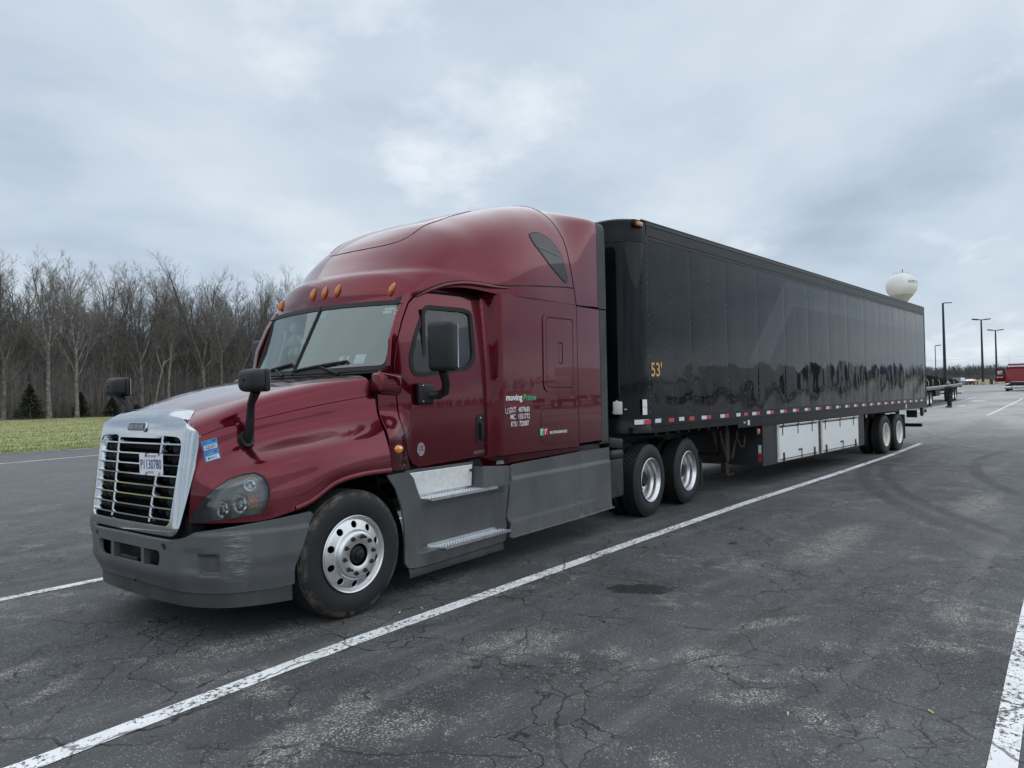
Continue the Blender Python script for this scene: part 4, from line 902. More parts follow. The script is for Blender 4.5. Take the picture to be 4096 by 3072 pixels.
    g = MB(); g.tube([(x, sd*(1.285-.03*sst(3.4, 4.18, x)), .283) for x in lin(1.99, 4.19, 12)], .011, 6); g.build('skirt_lip', 'grey_plastic', sk, 60)
    # quarter fender and guard in front of the drive wheels
    g = MB(); g.rbox((4.36, sd*.95, 1.075), (.36, .55, .13), .02, 2, Matrix.Rotation(R(6), 3, 'Y')); qf = g.build('quarter_fender', 'black_plastic', tractor, 40)
    g = MB(); g.rbox((4.36, sd*1.0, .93), (.34, .50, .13), .055, 4); g.build('fender_roll', 'black_plastic', qf, 50)
    g = MB(); g.rbox((4.36, sd*1.0, .63), (.33, .46, .50), .03, 3); g.build('splash_guard', 'black_plastic', qf, 50)
    # mud flap behind the drive axles
    g = MB(); g.prism([(.90, .25), (1.22, .21), (1.20, .60), (1.05, .76), (.90, .80)], lambda u, v, d_: (d_+.12*(v-.2), sd*u, v), 7.20, 7.215); mf_ = g.build('mud_flap', 'rubber_strip', tractor)
    g = MB(); g.tube([(6.75, sd*1.12, 1.0), (7.22, sd*1.12, .74)], .045, 12); g.build('flap_bracket', 'dark_metal', mf_)
# ---- frame rails, rear of cab, floor pan, engine block-out
g = MB(); g.box(3.44, 3.47, -1.2, 1.2, 1.02, 2.76); g.build('sleeper_back', 'black_plastic', tractor)
for sd in (-1, 1):
    g = MB(); g.box(-1.0, 7.15, min(sd*.36, sd*.44), max(sd*.36, sd*.44), .72, .98); g.build('frame_rail', 'dark_metal', tractor)
g = MB(); g.box(.45, 3.44, -1.0, 1.0, .98, 1.02); g.box(1.62, 2.3, -1.06, 1.06, .86, 1.09); g.build('floor_pan', 'void', tractor)
g = MB(); g.box(-.9, .45, -.68, .68, .45, 1.42); g.build('engine', 'void', tractor)
g = MB(); g.box(.45, .47, -1.0, 1.0, .95, 1.88); g.build('firewall', 'void', tractor)
for sd in (-1, 1):
    g = MB(); g.tube([(1.5, sd*.85, .62), (3.9, sd*.85, .62)], .31, 20); g.build('fuel_tank', 'aluminium', tractor)
g = MB(); g.rbox((6.0, 0, 1.06), (1.1, .95, .12), .03, 2); g.build('fifth_wheel', 'dark_metal', tractor)
for x_ in (0, 5.322, 6.642):
    g = MB(); g.tube([(x_, -1.0, .5), (x_, 1.0, .5)], .10, 12); g.build('axle', 'dark_metal', tractor)
# ---- bumper
BPL = np.array([(-1.16, 0), (-1.155, .4), (-1.115, .70), (-1.0, .93), (-.77, 1.10), (-.55, 1.18), (-.36, 1.207)])
BL_ = np.concatenate([[0], np.cumsum(np.hypot(*np.diff(BPL, axis=0).T))]); bfx, bfy = interp(BL_, BPL[:, 0]), interp(BL_, BPL[:, 1])
BT = float(BL_[-1])
def bump(u, z):
    a = abs(u); x = bfx(a); y = bfy(a); tk = .06*sst(.52, .33, z)
    dx_, dy_ = bfx(a+.01)-bfx(a-.01), bfy(a+.01)-bfy(a-.01); L = math.hypot(dx_, dy_)+1e-9
    nx, ny = -dy_/L, dx_/L
    o = .022*sst(.79, .77, z)*sst(.50, .62, z)*sst(.70, .95, a)          # faint character line
    # recess around the fog lamp pocket
    pk = sst(.085, .055, abs(a-.905))*sst(.085, .06, abs(z-.565)); o -= .055*pk
    sw_ = sst(.20, .0, abs(a-.80))*sst(.10, .05, abs(z-.60)); o -= .010*sw_*(1-pk)
    # raised frame round the lower opening
    fr = sst(.60, .57, a)*sst(.455, .475, z)*sst(.75, .735, z); o += .012*fr
    x -= (-nx)*o if False else -nx*o; y += ny*o
    return (x+tk, (y-tk*.3)*(1 if u >= 0 else -1), z)
rear = [(BT-.02, .862), (BT-.075, .76), (BT-.135, .607), (BT-.185, .467), (BT-.215, .372)]
half = [(.0, .372), (.40, .368), (.80, .36), (BT-.30, .363)]+rear[::-1]+[(BT-.04, .884), (1.25, .852), (.95, .818), (.80, .80), (.72, .762), (.62, .742), (.3, .745), (0, .747)]
outl = half+[(-u, z) for u, z in half[::-1]][1:-1]
op = rpoly([(.46, .535), (.475, .655), (-.475, .655), (-.46, .535)], .05, 5)
hole = [op, circ(.515, .682, .030, 16), circ(-.515, .682, .030, 16)]
bp_ = sheet('bumper', 'bumper_plastic', tractor, outl, bump, hole, .024, .03, sg=-1)
for s_ in (-1, 1):
    g = MB(); g.prism([(s_*.235-.022, .53), (s_*.235+.022, .53), (s_*.235+.022, .66), (s_*.235-.022, .66)], lambda u, v, d_: (bump(u, v)[0]+d_, u, v), .004, .05); g.build('intake_bar', 'grey_plastic', bp_)
    g = MB(); g.tube([(-1.13, s_*.515, .682), (-1.05, s_*.515, .682)], .034, 14); g.build('tow_eye', 'void', bp_)
    fo_ = rpoly([(s_*.845, .515), (s_*.965, .515), (s_*.965, .615), (s_*.845, .615)], .025, 5)
    sheet('fog_lamp_cover', 'grey_plastic', bp_, fo_, bump, sp=.02, thick=.006, sg=-1, off=.004)
g = MB(); g.grid(lambda y, z: (-1.075, y, z), lin(-.56, .56, 20), lin(.45, .745, 6)); im = g.build('intake_mesh', 'mesh_black', bp_)
g = MB()
for i in range(14): g.box(-1.085, -1.078, -.5, .5, .53+i*.0095, .534+i*.0095)
g.build('intake_louvre', 'black_plastic', bp_)['kind'] = 'stuff'
g = MB(); g.rbox((-1.13, .03, .548), (.03, .26, .02), .004, 1, Matrix.Rotation(R(-12), 3, 'Y')); g.build('loose_trim', 'black_plastic', bp_)
g = MB(); g.grid(lambda u, z: tuple(Vector(bump(u, .37))+Vector((.02, 0, z-.365))), lin(-1.42, 1.42, 40), lin(.25, .41, 5)); g.build('air_dam', 'rubber_strip', bp_, 60)
g = MB(); g.box(-1.06, -.95, -.72, .72, .70, .90); g.build('crossmember', 'void', bp_)
g = MB(); g.tube([(-1.10, -.15, .775), (-1.10, .1, .775)], .016, 8); g.build('hood_latch_bar', 'black_plastic', bp_)
# ---- grille
def gr(u, v): return (-1.157+.088*(v-.84)/.63+.055*u*u, u, v)
def grs(u, v, o=0.):
    # surround: rounds back at its outer edge
    p = list(gr(u, v)); e = max(0, abs(u)-.63)/.11; p[0] += .10*e*e-.018; t_ = max(0, v-1.50)/.13; p[0] += .05*t_*t_; b_ = max(0, .83-v)/.07; p[0] += .02*b_*b_; return tuple(p)
GO = rpoly([(-.675, .765), (.675, .765), (.70, 1.0), (.738, 1.50), (.60, 1.595), (.30, 1.628), (-.30, 1.628), (-.60, 1.595), (-.738, 1.50), (-.70, 1.0)], [.09, .09, .1, .10, .10, .06, .06, .10, .10, .1], 7)
GI = rpoly([(-.592, .835), (.592, .835), (.632, 1.465), (.33, 1.476), (.285, 1.455), (-.285, 1.455), (-.33, 1.476), (-.632, 1.465)], [.06, .06, .09, .03, .03, .03, .03, .09], 6)
def capf(t, k):
    b = Vector(hoodp(.158*(1-sst(1.2, 2.0, abs(t)))+.006, abs(t), -1 if t <= 0 else 1))+Vector((0, 0, .008-.012*sst(1.3, 1.95, abs(t)))); y = b.y
    zt = 1.623-.030*sst(.28, .62, abs(y))-.07*sst(.60, .74, abs(y)); a = Vector(grs(y, zt))
    return tuple(a.lerp(b, k)+Vector((0, 0, .020*math.sin(math.pi*k)*(1-sst(1.2, 1.9, abs(t))))))
g = MB(); g.grid(capf, lin(-2.3, 2.3, 51), lin(0, 1, 7)); g.build('grille_cap', 'chrome_dull', tractor, 60, fix=True)
gs = sheet('grille_surround', 'chrome_dull', tractor, GO, grs, [GI], .028, .07, sg=-1)
for i in range(8):
    z = 1.412-i*.0762
    hw = .592+.037*(z-.85)/.61
    g = MB()
    prof = [(-.030, -.003), (-.029, .007), (.0, .015), (.05, .028), (.05, .021), (.0, .004), (-.026, -.005)]
    ys_ = lin(-hw, hw, 22)
    for y in ys_:
        x0 = gr(y, z)[0]
        for a, b in prof: g.v.append((x0+.012+a, y, z+b))
    n_ = len(prof)
    for q in range(len(ys_)-1):
        for j in range(n_): g.f.append((q*n_+j, q*n_+(j+1) % n_, (q+1)*n_+(j+1) % n_, (q+1)*n_+j))
    g.build('grille_bar', 'chrome', tractor, 40, fix=True)
for s_ in (-1, 1):
    g = MB(); zs = lin(.845, 1.475, 12)
    for z in zs:
        y = s_*(.29+.045*sst(.9, 1.47, z)); x0 = gr(y, z)[0]
        for a, b in ((-.004, -.012), (-.012, 0), (-.004, .012), (.045, .020), (.045, -.020)): g.v.append((x0+a+.012, y+b, z))
    for q in range(11):
        for j in range(5): g.f.append((q*5+j, q*5+(j+1) % 5, (q+1)*5+(j+1) % 5, (q+1)*5+j))
    g.build('grille_upright', 'chrome', tractor, 40, fix=True)
    g = MB(); g.grid(lambda y, z: (gr(y, z)[0]+.06+.02*math.sin(y*60), y, z), lin(s_*.44, s_*.60, 5), [.85, 1.47]); g.build('grille_baffle', 'black_plastic', tractor)
g = MB(); g.grid(lambda y, z: (gr(y, z)[0]+.10, y, z), lin(-.63, .63, 10), lin(.80, 1.50, 6)); g.build('radiator_screen', 'mesh_black', tractor, 60)
g = MB()
for i in range(60): z = .86+i*.0101; g.box(gr(.2, z)[0]+.085, gr(.2, z)[0]+.09, -.58, .58, z, z+.003)
g.build('screen_wires', 'dark_metal', tractor)['kind'] = 'stuff'
# badge
def bfn(o): return lambda u, v: (gr(u, v)[0]-.018-o, -u if False else u, v)
bo = rpoly([(-.140, 1.497), (.140, 1.497), (.140, 1.567), (-.140, 1.567)], .036, 6)
bd = sheet('badge', 'chrome', tractor, bo, lambda u, v: grs(u, v), sp=.02, thick=.012, sg=-1, off=.014)
sheet('badge_field', 'badge_dark', bd, inset(bo, .008), lambda u, v: grs(u, v), sp=.02, thick=.002, sg=-1, off=.0155)
text('badge_lettering', 'FREIGHTLINER', 'aluminium', bd, lambda u, v: (grs(0, 1.535)[0]-.020, .117-u, v), w=.235, h=.042, v0=1.511, bold=.02)
# plate
pz = Matrix.Translation((-1.168, -.375, 1.272)) @ Matrix.Rotation(R(3), 4, 'Z') @ Matrix.Rotation(R(-1.5), 4, 'X')
def PF(o): return lambda u, v: tuple(pz @ Vector((-o, -u, v)))
lp = sheet('licence_plate', 'plate_white', tractor, rpoly([(-.152, -.076), (.152, -.076), (.152, .076), (-.152, .076)], .012), PF(0), sp=.05, thick=.003, sg=1)
text('plate_number', 'P1130780', 'navy_ink', lp, PF(.0015), w=.272, h=.072, u0=-.136, v0=-.036, bold=.015)
text('plate_top_line', 'APPORTIONED', 'navy_ink', lp, PF(.0015), w=.15, h=.017, u0=-.075, v0=.050)
text('plate_state', 'ILLINOIS', 'navy_ink', lp, PF(.0015), w=.085, h=.017, u0=-.05, v0=-.066)
for a, b in ((-.06, .07), (.11, .07), (-.06, -.07), (.11, -.07)):
    g = MB(); g.tube([tuple(pz @ Vector((-.006, -a, b-.01))), tuple(pz @ Vector((-.008, -a-.004, b+.006))), tuple(pz @ Vector((.03, -a-.008, b+.012)))], .004, 5); g.build('cable_tie', 'black_plastic', lp)
# ---- stickers and lettering on the bodywork
q_ = [np.array((.006, 3.25)), np.array((.113, 3.325)), np.array((.163, 4.175)), np.array((.069, 4.125))]
def stick(o):
    def f(u, v):
        a = q_[3]*(1-u)+q_[2]*u; b = q_[0]*(1-u)+q_[1]*u; k, t = a*(1-v)+b*v
        p = np.array(hoodp(k, t, -1)); e_ = 1e-3
        n_ = np.cross(np.array(hoodp(k+e_, t))-np.array(hoodp(k-e_, t)), np.array(hoodp(k, t+e_))-np.array(hoodp(k, t-e_))); n_ = -n_/np.linalg.norm(n_)
        return tuple(p+n_*o)
    return f
for v0, num in ((.51, '625201'), (.0, 'M04252')):
    st_ = sheet('permit_sticker', 'blue_sticker', tractor, [(0, v0), (1, v0), (1, v0+.48), (0, v0+.48)], stick(.002), sp=.15, thick=.001, sg=1, back=False)
    sheet('number_panel', 'plate_white', st_, [(.10, v0+.04), (.93, v0+.04), (.93, v0+.24), (.10, v0+.24)], stick(.0032), sp=.15, thick=.001, sg=1, back=False)
    text('number', num, 'black_ink', st_, stick(.0042), w=.66, h=.15, u0=.18, v0=v0+.065, bold=.02)
    text('state_code', 'NY', 'black_ink', st_, stick(.0036), w=.24, h=.10, u0=.70, v0=v0+.34, bold=.02)
    text('permit_code', 'HUT', 'navy_ink', st_, stick(.0036), w=.24, h=.09, u0=.06, v0=v0+.33, shear=.2)
def SL(o=.002): return lambda u, v: (u, -(Ys(u, v)+o), v)
text('company_name', 'moving', 'white_ink', tractor, SL(), w=.285, h=.085, u0=2.022, v0=1.642, bold=.03)
text('company_name_second_word', 'Prime', 'green_ink', tractor, SL(), w=.245, h=.066, u0=2.318, v0=1.660, bold=.03, shear=.2)
g = MB(); g.grid(lambda u, k: (u, -1.2225, 1.636-.030*math.sin(math.pi*(u-2.065)/.18)-(.012*math.sin(math.pi*(u-2.065)/.18)+.001)*k), lin(2.066, 2.244, 16), [0, 1]); g.build('smile_mark', 'red_ink', tractor)
text('registration_prefix', 'US', 'white_ink', tractor, SL(), w=.082, h=.058, u0=2.006, v0=1.530, bold=-.015)
text('registration_code', 'DOT', 'white_ink', tractor, SL(), w=.10, h=.054, u0=2.092, v0=1.540, bold=.01); text('registration_number', '4079685', 'white_ink', tractor, SL(), w=.20, h=.054, u0=2.236, v0=1.540, bold=.01)
text('registration_code', 'MC', 'white_ink', tractor, SL(), w=.085, h=.054, u0=2.094, v0=1.468, bold=.01); text('registration_number', '1551772', 'white_ink', tractor, SL(), w=.20, h=.054, u0=2.236, v0=1.468, bold=.01)
text('registration_code', 'KYU', 'white_ink', tractor, SL(), w=.105, h=.054, u0=2.102, v0=1.394, bold=.01); text('registration_number', '720087', 'white_ink', tractor, SL(), w=.175, h=.054, u0=2.245, v0=1.394, bold=.01)
for a, m_ in ((2.612, 'green_ink'), (2.692, 'red_ink')):
    o_ = sheet('extinguisher_sticker', m_, tractor, [(a, 1.272), (a+.078, 1.272), (a+.078, 1.352), (a, 1.352)], SL(.0065), sp=.04, thick=.001, sg=1, back=False)
    sheet('sticker_mark', 'white_ink', o_, [(a+.02, 1.285), (a+.032, 1.285), (a+.032, 1.325), (a+.06, 1.325), (a+.06, 1.338), (a+.02, 1.338)], SL(.0075), sp=.04, thick=.001, sg=1, back=False)
text('extinguisher_notice', 'FIRE EXTINGUISHER INSIDE', 'white_ink', tractor, SL(.007), w=.36, h=.032, u0=2.806, v0=1.280, bold=.02)
ci = sheet('idle_sticker', 'sticker_silver', tractor, circ(.935, 1.245, .048, 24, .062), SL(.002), sp=.03, thick=.001, sg=1, back=False)
text('idle_lettering', 'CLEAN IDLE', 'navy_ink', ci, SL(.0035), w=.075, h=.016, u0=.898, v0=1.232)
text('idle_lettering', 'CERTIFIED', 'navy_ink', ci, SL(.0035), w=.06, h=.012, u0=.905, v0=1.258)
mb_ = sheet('model_badge', 'chrome', tractor, [(1.665, 1.145), (1.835, 1.148), (1.835, 1.176), (1.665, 1.172)], SL(.003), sp=.05, thick=.003, sg=1)
text('model_lettering', 'CASCADIA', 'black_ink', mb_, SL(.0045), w=.15, h=.02, u0=1.675, v0=1.150, bold=.02)
# windscreen stickers (inside the glass)
for (y, z, w_, h_, m_) in ((-.03, 2.50, .075, .11, 'blue_sticker'), (-.80, 2.52, .10, .022, 'plate_white'), (-.79, 2.485, .09, .03, 'plate_white'), (-.90, 2.505, .07, .014, 'plate_white'), (-.90, 2.475, .07, .014, 'plate_white'), (-.50, 2.02, .10, .085, 'plate_white'), (-.66, 2.03, .10, .085, 'plate_white'), (-.545, 2.02, .035, .085, 'red_ink')):
    g = MB(); g.grid(lambda u, v: tuple(Vector(ws(u, v))+Vector((.006 if m_ != 'red_ink' else .0045, 0, 0))), lin(y-w_, y, 4), lin(z, z+h_, 4)); g.build('windshield_sticker', m_, wi)
# ---- wheels
def tyre_mesh(R0, w, block):
    """outer face at y=0 going inwards to +y=w"""
    g = MB(); sh = R0-.012
    prof = [(.290, .035), (.300, .020), (.335, .006), (.385, .0), (.430, .004), (.465, .016), (.485, .030), (sh, .042), (R0, .052)]
    if not block:
        k = 5; y0, y1 = .052, w-.052
        for i in range(k):
            a = y0+(y1-y0)*i/k; b = y0+(y1-y0)*(i+1)/k
            prof += [(R0, a+.004), (R0, b-.010), (R0-.012, b-.008), (R0-.012, b+.001)]
        prof = prof[:-2]
    else:
        prof[-1] = (R0-.016, .050)
        prof += [(R0-.016, w-.050)]
    prof += [(r, w-y) for r, y in reversed([(.290, .035), (.300, .020), (.335, .006), (.385, .0), (.430, .004), (.465, .016), (.485, .030), (sh, .042), (R0 if not block else R0-.016, .051)])]
    g.lathe(prof, 72); return g
def tread(R0, w):
    g = MB(); n = 52; rows = 5; ww = (w-.06)/rows
    for i in range(n):
        for j in range(rows):
            a = 2*math.pi*(i+.5*(j % 2))/n; y0 = .03+ww*j+.005; y1 = .03+ww*(j+1)-.005; da = 2*math.pi/n*.43
            vs = []
            for r in (R0-.018, R0-.002 if j in (0, rows-1) else R0):
                for aa, yy in ((a-da, y0), (a, y0-.004), (a+da, y0), (a+da*.8, y1), (a, y1+.004), (a-da*.8, y1)): vs.append((r*math.cos(aa), yy, r*math.sin(aa)))
            g.add(vs, [(6, 7, 8, 9, 10, 11), (0, 1, 7, 6), (1, 2, 8, 7), (2, 3, 9, 8), (3, 4, 10, 9), (4, 5, 11, 10), (5, 0, 6, 11)])
    return g
def wheel(parent, pos, sd, kind, rimmat='rim_alu', dual=False, steer=0.):
    """pos = centre of the outer tyre face"""
    w = .285 if kind == 'steer' else .275
    T = tyre_mesh(.5, w, kind == 'drive'); t = T.build('wheel', 'tyre_muddy' if kind == 'steer' else 'tyre', parent, 35, fix=True)
    t.location = pos; t.rotation_euler = (0, random.uniform(0, 6) if kind == 'drive' else 0, (0 if sd < 0 else math.pi)+steer)
    if kind == 'drive': tr_ = tread(.5, w).build('tread_blocks', 'tyre', t, 20, fix=True); tr_['kind'] = 'stuff'
    g = MB()
    if kind == 'steer':
        g.lathe([(.288, .05), (.302, .018), (.303, .006), (.297, .000), (.289, .004), (.282, .018), (.276, .030)], 64); rim = g.build('rim', rimmat, t, 40, fix=True)
        hh = interp([.200, .235, .268, .280], [.0, .010, .022, .030])
        g = MB(); g.lathe([(.088, -.030), (.088, -.044), (.092, -.047), (.165, -.047), (.176, -.043), (.184, -.034), (.192, -.012), (.197, -.003), (.203, .0005)], 64); g.build('rim_centre', rimmat, t, 40, fix=True)
        ho = [circ(.234*math.cos(2*math.pi*i/10+.31), .234*math.sin(2*math.pi*i/10+.31), .0285, 14) for i in range(10)]
        sheet('rim_disc', rimmat, t, circ(0, 0, .279, 64), lambda u, v: (u, hh(math.hypot(u, v)), v), ho+[circ(0, 0, .2015, 48)], .016, .014, sg=1)
        g = MB(); g.lathe([(.0, -.075), (.022, -.075), (.026, -.070), (.042, -.062), (.046, -.045), (.068, -.030), (.075, .0), (.086, .03), (.086, .06)], 32); hb = g.build('hub', 'dark_metal', t, 35)
        for i in range(10):
            a = 2*math.pi*i/10+.1; L = .055 if i in (2, 6) else .03
            g = MB(); g.lathe([(0, -.046-L), (.009, -.046-L), (.010, -.046-L*.5), (.014, -.046-L*.5), (.019, -.055), (.020, -.04)], 6); g.v = [(x+.142*math.cos(a), y, z+.142*math.sin(a)) for x, y, z in g.v]
            g.build('lug_nut', 'rust_metal', t, 25)
        g = MB(); g.lathe([(.30, .06), (.27, .06), (.26, .27), (.0, .27)], 32); g.build('rim_barrel', 'void', t)
    else:
        g.lathe([(.290, .040), (.304, .020), (.306, .004), (.298, .0), (.291, .006), (.286, .024), (.276, .034), (.268, .060), (.272, .095), (.255, .115), (.247, .15), (.245, .185), (.230, .205), (.20, .212)], 64); rim = g.build('rim', rimmat, t, 40, fix=True)
        g = MB(); g.lathe([(.21, .208), (.15, .212), (.12, .208), (.12, .19)], 40); g.build('rim_disc', rimmat, t, 40)
        g = MB(); g.lathe([(0, .09), (.075, .09), (.095, .105), (.10, .13), (.105, .20)], 28); g.build('hub', 'dark_metal', t, 35)
        for i in range(10):
            a = 2*math.pi*i/10; g = MB(); g.lathe([(0, .150), (.012, .150), (.013, .175), (.020, .178), (.020, .21)], 6); g.v = [(x+.142*math.cos(a), y, z+.142*math.sin(a)) for x, y, z in g.v]; g.build('lug_nut', 'dark_metal', t, 25)
        if dual:
            t2 = link('inner_wheel', t.data, parent); t2.location = (pos[0], pos[1]+(-sd)*.325, pos[2]); t2.rotation_euler = t.rotation_euler
            if kind == 'drive': o = link('tread_blocks', tr_.data, t2); o['kind'] = 'stuff'
    return t
for sd in (-1, 1):
    wheel(tractor, (0, sd*1.225, .495), sd, 'steer', steer=R(-2))
    for x_ in (5.322, 6.642): wheel(tractor, (x_, sd*1.235, .499), sd, 'drive', dual=True)
# ================================================================== BOX TRAILER (world-aligned)
from mathutils import noise as mnoise
trailer = empty('box_trailer', (13, 0, 0), 0, 'long glossy black box trailer marked 53 feet, behind the burgundy tractor', 'trailer')
def tb(g, name, m, parent=None, ang=32, fix=False):
    o = g.build(name, m, parent if parent is not None else trailer, ang, fix)
    if parent is None: o.location.x = -13
    return o
# black skin with the ghost of removed graphics, fine scratches
km = bpy.data.materials.new('trailer_skin'); km.use_nodes = True; M['trailer_skin'] = km; N = NT(km); B_ = km.node_tree.nodes['Principled BSDF']
X_, Y_, Z_ = N.xyz()[0:3]
def band(z0, z1, soft=.012):
    hz = N.m('MULTIPLY', N.rng(Z_, z0-soft, z0+soft), N.rng(Z_, z1+soft, z1-soft)); return hz
def sl(xa, za, xb, zb, lo_, hi_, soft=.012):
    # distance to the right of the slanted line
    t_ = (xb-xa)/(zb-za); d = N.m('SUBTRACT', X_, N.m('ADD', N.m('MULTIPLY', Z_, t_), xa-za*t_)); return N.m('MULTIPLY', N.rng(d, lo_-soft, lo_+soft), N.rng(d, hi_+soft, hi_-soft))
hor = N.m('MULTIPLY', band(3.34, 3.80), N.rng(X_, 10.30, 10.32)); sla = N.m('MULTIPLY', sl(8.7, 2.2, 10.45, 3.80, 0, .86), N.m('MULTIPLY', N.rng(Z_, 3.805, 3.795), N.rng(Z_, 2.1, 2.3)))
cutr = N.m('MULTIPLY', hor, N.rng(N.m('SUBTRACT', X_, N.m('ADD', N.m('MULTIPLY', Z_, 1.09), 6.30)), -.01, .01))
gh = N.m('MAXIMUM', sla, cutr)
ln1 = N.m('MAXIMUM', N.m('MULTIPLY', band(3.66, 3.675, .006), N.rng(X_, 10.55, 10.57)), N.m('MULTIPLY', sl(8.7, 2.2, 10.45, 3.80, .24, .27), N.rng(Z_, 3.66, 3.65)))
ln2 = N.m('MAXIMUM', N.m('MULTIPLY', band(3.58, 3.595, .006), N.rng(X_, 10.62, 10.64)), N.m('MULTIPLY', sl(8.7, 2.2, 10.45, 3.80, .42, .45), N.rng(Z_, 3.58, 3.57)))
gh = N.m('MULTIPLY', gh, N.m('SUBTRACT', 1., N.m('MULTIPLY', N.m('MAXIMUM', ln1, ln2), .8)))
nz = N.noise(1.6, 5, .6); top = N.rng(Z_, 3.70, 3.72)
kc = N.mix(N.rng(nz, .35, .7), (.004, .0048, .0062), (.0075, .0082, .0098)); kc = N.mix(N.m('MULTIPLY', gh, .9), kc, (.032, .035, .039))
scr = N.rng(N.noise(1, 7, .75, v=N.map((9, 1, 60))), .715, .76); kc = N.mix(N.m('MULTIPLY', scr, .35), kc, (.16, .17, .17))
chip = N.m('MULTIPLY', N.rng(N.noise(55, 3, .5), .80, .83), .8); kc = N.mix(chip, kc, (.45, .46, .46))
N.L(kc, B_.inputs['Base Color']); N.L(N.m('ADD', N.rng(nz, .3, .7, .025, .055), N.m('ADD', N.m('MULTIPLY', gh, .035), N.m('MULTIPLY', top, .05))), B_.inputs['Roughness']); B_.inputs['Specular IOR Level'].default_value = .25
bn = km.node_tree.nodes.new('ShaderNodeBump'); bn.inputs['Strength'].default_value = .10; bn.inputs['Distance'].default_value = .01
N.L(N.noise(3.2, 3, .5, v=N.map((1.6, 1, .8))), bn.inputs['Height']); km.node_tree.links.new(bn.outputs[0], B_.inputs['Normal'])
# rails: black paint chipped to bare metal
rm = bpy.data.materials.new('trailer_rail'); rm.use_nodes = True; M['trailer_rail'] = rm; N = NT(rm); B_ = rm.node_tree.nodes['Principled BSDF']
ch = N.m('MULTIPLY', N.rng(N.noise(1, 6, .7, v=N.map((1.4, 1, 46))), .70, .73), N.rng(N.noise(.9, 3, .5), .46, .58)); ch2 = N.rng(N.noise(20, 5, .7), .735, .76)
rc = N.mix(N.rng(N.noise(4, 5, .6), .35, .7), (.006, .0066, .0078), (.013, .0138, .015)); rc = N.mix(N.m('MAXIMUM', ch, ch2), rc, (.52, .53, .52)); N.L(rc, B_.inputs['Base Color']); B_.inputs['Roughness'].default_value = .36; B_.inputs['Specular IOR Level'].default_value = .22
YT = 1.295
seams = [5.476+1.2185*i for i in range(13)]+[21.12]
def dent(x, z):
    lowk = sst(2.5, 1.75, z); rear_ = .5+.8*sst(6, 12, x)
    a = mnoise.noise(Vector((x*1.9, z*1.5, 1.3)))*.0085*lowk*rear_+mnoise.noise(Vector((x*4.1, z*2.6, 5.3)))*.0036*lowk*rear_
    a += mnoise.noise(Vector((x*1.1, z*.55, 9.3)))*.0020
    kx = ((x-5.476) % .609)/.609; a += .0009*math.sin(math.pi*kx)
    return a
for i in range(13):
    x0, x1 = seams[i]+.0012, seams[i+1]-.0012
    g = MB(); us = lin(x0, x1, 27); vs = lin(1.372, 3.868, 54)
    g.grid(lambda x, z: (x, -(YT+dent(x, z)+(.0 if x0 < x < x1 else -.0015)), z), us, vs); tb(g, 'side_panel', 'trailer_skin', None, 180)
g = MB(); g.box(5.476, 21.12, YT-.02, YT, 1.372, 3.868); tb(g, 'far_side', 'trailer_skin')
# rounded nose
def nose(a, o=0.):
    # a in [-1,1] from left seam round the front to the right seam
    r = .44+o; pts = []
    s = abs(a); sg = -1 if a < 0 else 1
    Ls, La, Lf = .05, .44*math.pi/2, .855
    d = (1-s)*(Ls+La+Lf)
    if d < Ls: p = (5.476-d, YT+o)
    elif d < Ls+La: t = (d-Ls)/.44; p = (5.426-r*math.sin(t), .855+r*math.cos(t))
    else: p = (5.426-r, .855-(d-Ls-La))
    return (p[0], sg*p[1])
aa = lin(-1, 1, 97)
g = MB(); g.grid(lambda a, z: (*nose(a), z), aa, lin(1.372, 3.868, 30)); tb(g, 'front_wall', 'trailer_skin', None, 40)
g = MB(); g.grid(lambda a, z: (*nose(a, .004 if z > 3.9 else .010), z), aa, [3.80, 3.868, 3.90, 3.985, 3.99, 4.09]); g.grid(lambda a, k: (*nose(a, .004-.03*k), 4.09+.025*k), aa, [0, 1]); tb(g, 'front_top_rail', 'trailer_rail', None, 40)
g = MB(); g.grid(lambda a, z: (*nose(a, .008+(.008 if z < 1.26 else 0)), z), aa, [1.372, 1.26, 1.25, 1.155]); tb(g, 'front_bottom_rail', 'trailer_rail', None, 40)
# side rails
def rail(y, prof, x0, x1, name, m):
    g = MB(); n = len(prof)
    for x in lin(x0, x1, 40):
        for a, z in prof: g.v.append((x, y+(-a if y < 0 else a), z))
    for i in range(39):
        for j in range(n-1): g.f.append((i*n+j, i*n+j+1, (i+1)*n+j+1, (i+1)*n+j))
    return tb(g, name, m, None, 25, True)
for y in (-YT, YT):
    rail(y, [(-.02, 4.11), (.006, 4.105), (.010, 4.09), (.010, 4.05), (.004, 4.045), (.004, 3.99), (.012, 3.985), (.012, 3.905), (.006, 3.90), (.006, 3.855), (-.01, 3.85)], 5.45, 21.15, 'top_rail', 'trailer_rail')
    rail(y, [(-.01, 1.385), (.010, 1.378), (.012, 1.262), (.026, 1.258), (.026, 1.243), (.012, 1.238), (.010, 1.150), (-.03, 1.148), (-.03, 1.2)], 5.476, 8.2, 'bottom_rail', 'trailer_rail')
    rail(y, [(-.01, 1.385), (.010, 1.378), (.012, 1.262), (.026, 1.258), (.026, 1.243), (.012, 1.238), (.010, 1.088), (-.03, 1.086), (-.03, 1.2)], 8.203, 21.17, 'bottom_rail', 'trailer_rail')
    g = MB(); g.tube([(x, y*.998, 4.108) for x in lin(5.35, 21.15, 20)], .016, 6); tb(g, 'gutter', 'black_plastic')
g = MB(); g.grid(lambda x, y: (x, y, 4.10+.015*(1-(y/1.3)**2)), lin(5.2, 21.15, 20), lin(-1.28, 1.28, 8)); tb(g, 'trailer_roof', 'rim_alu', None, 60)
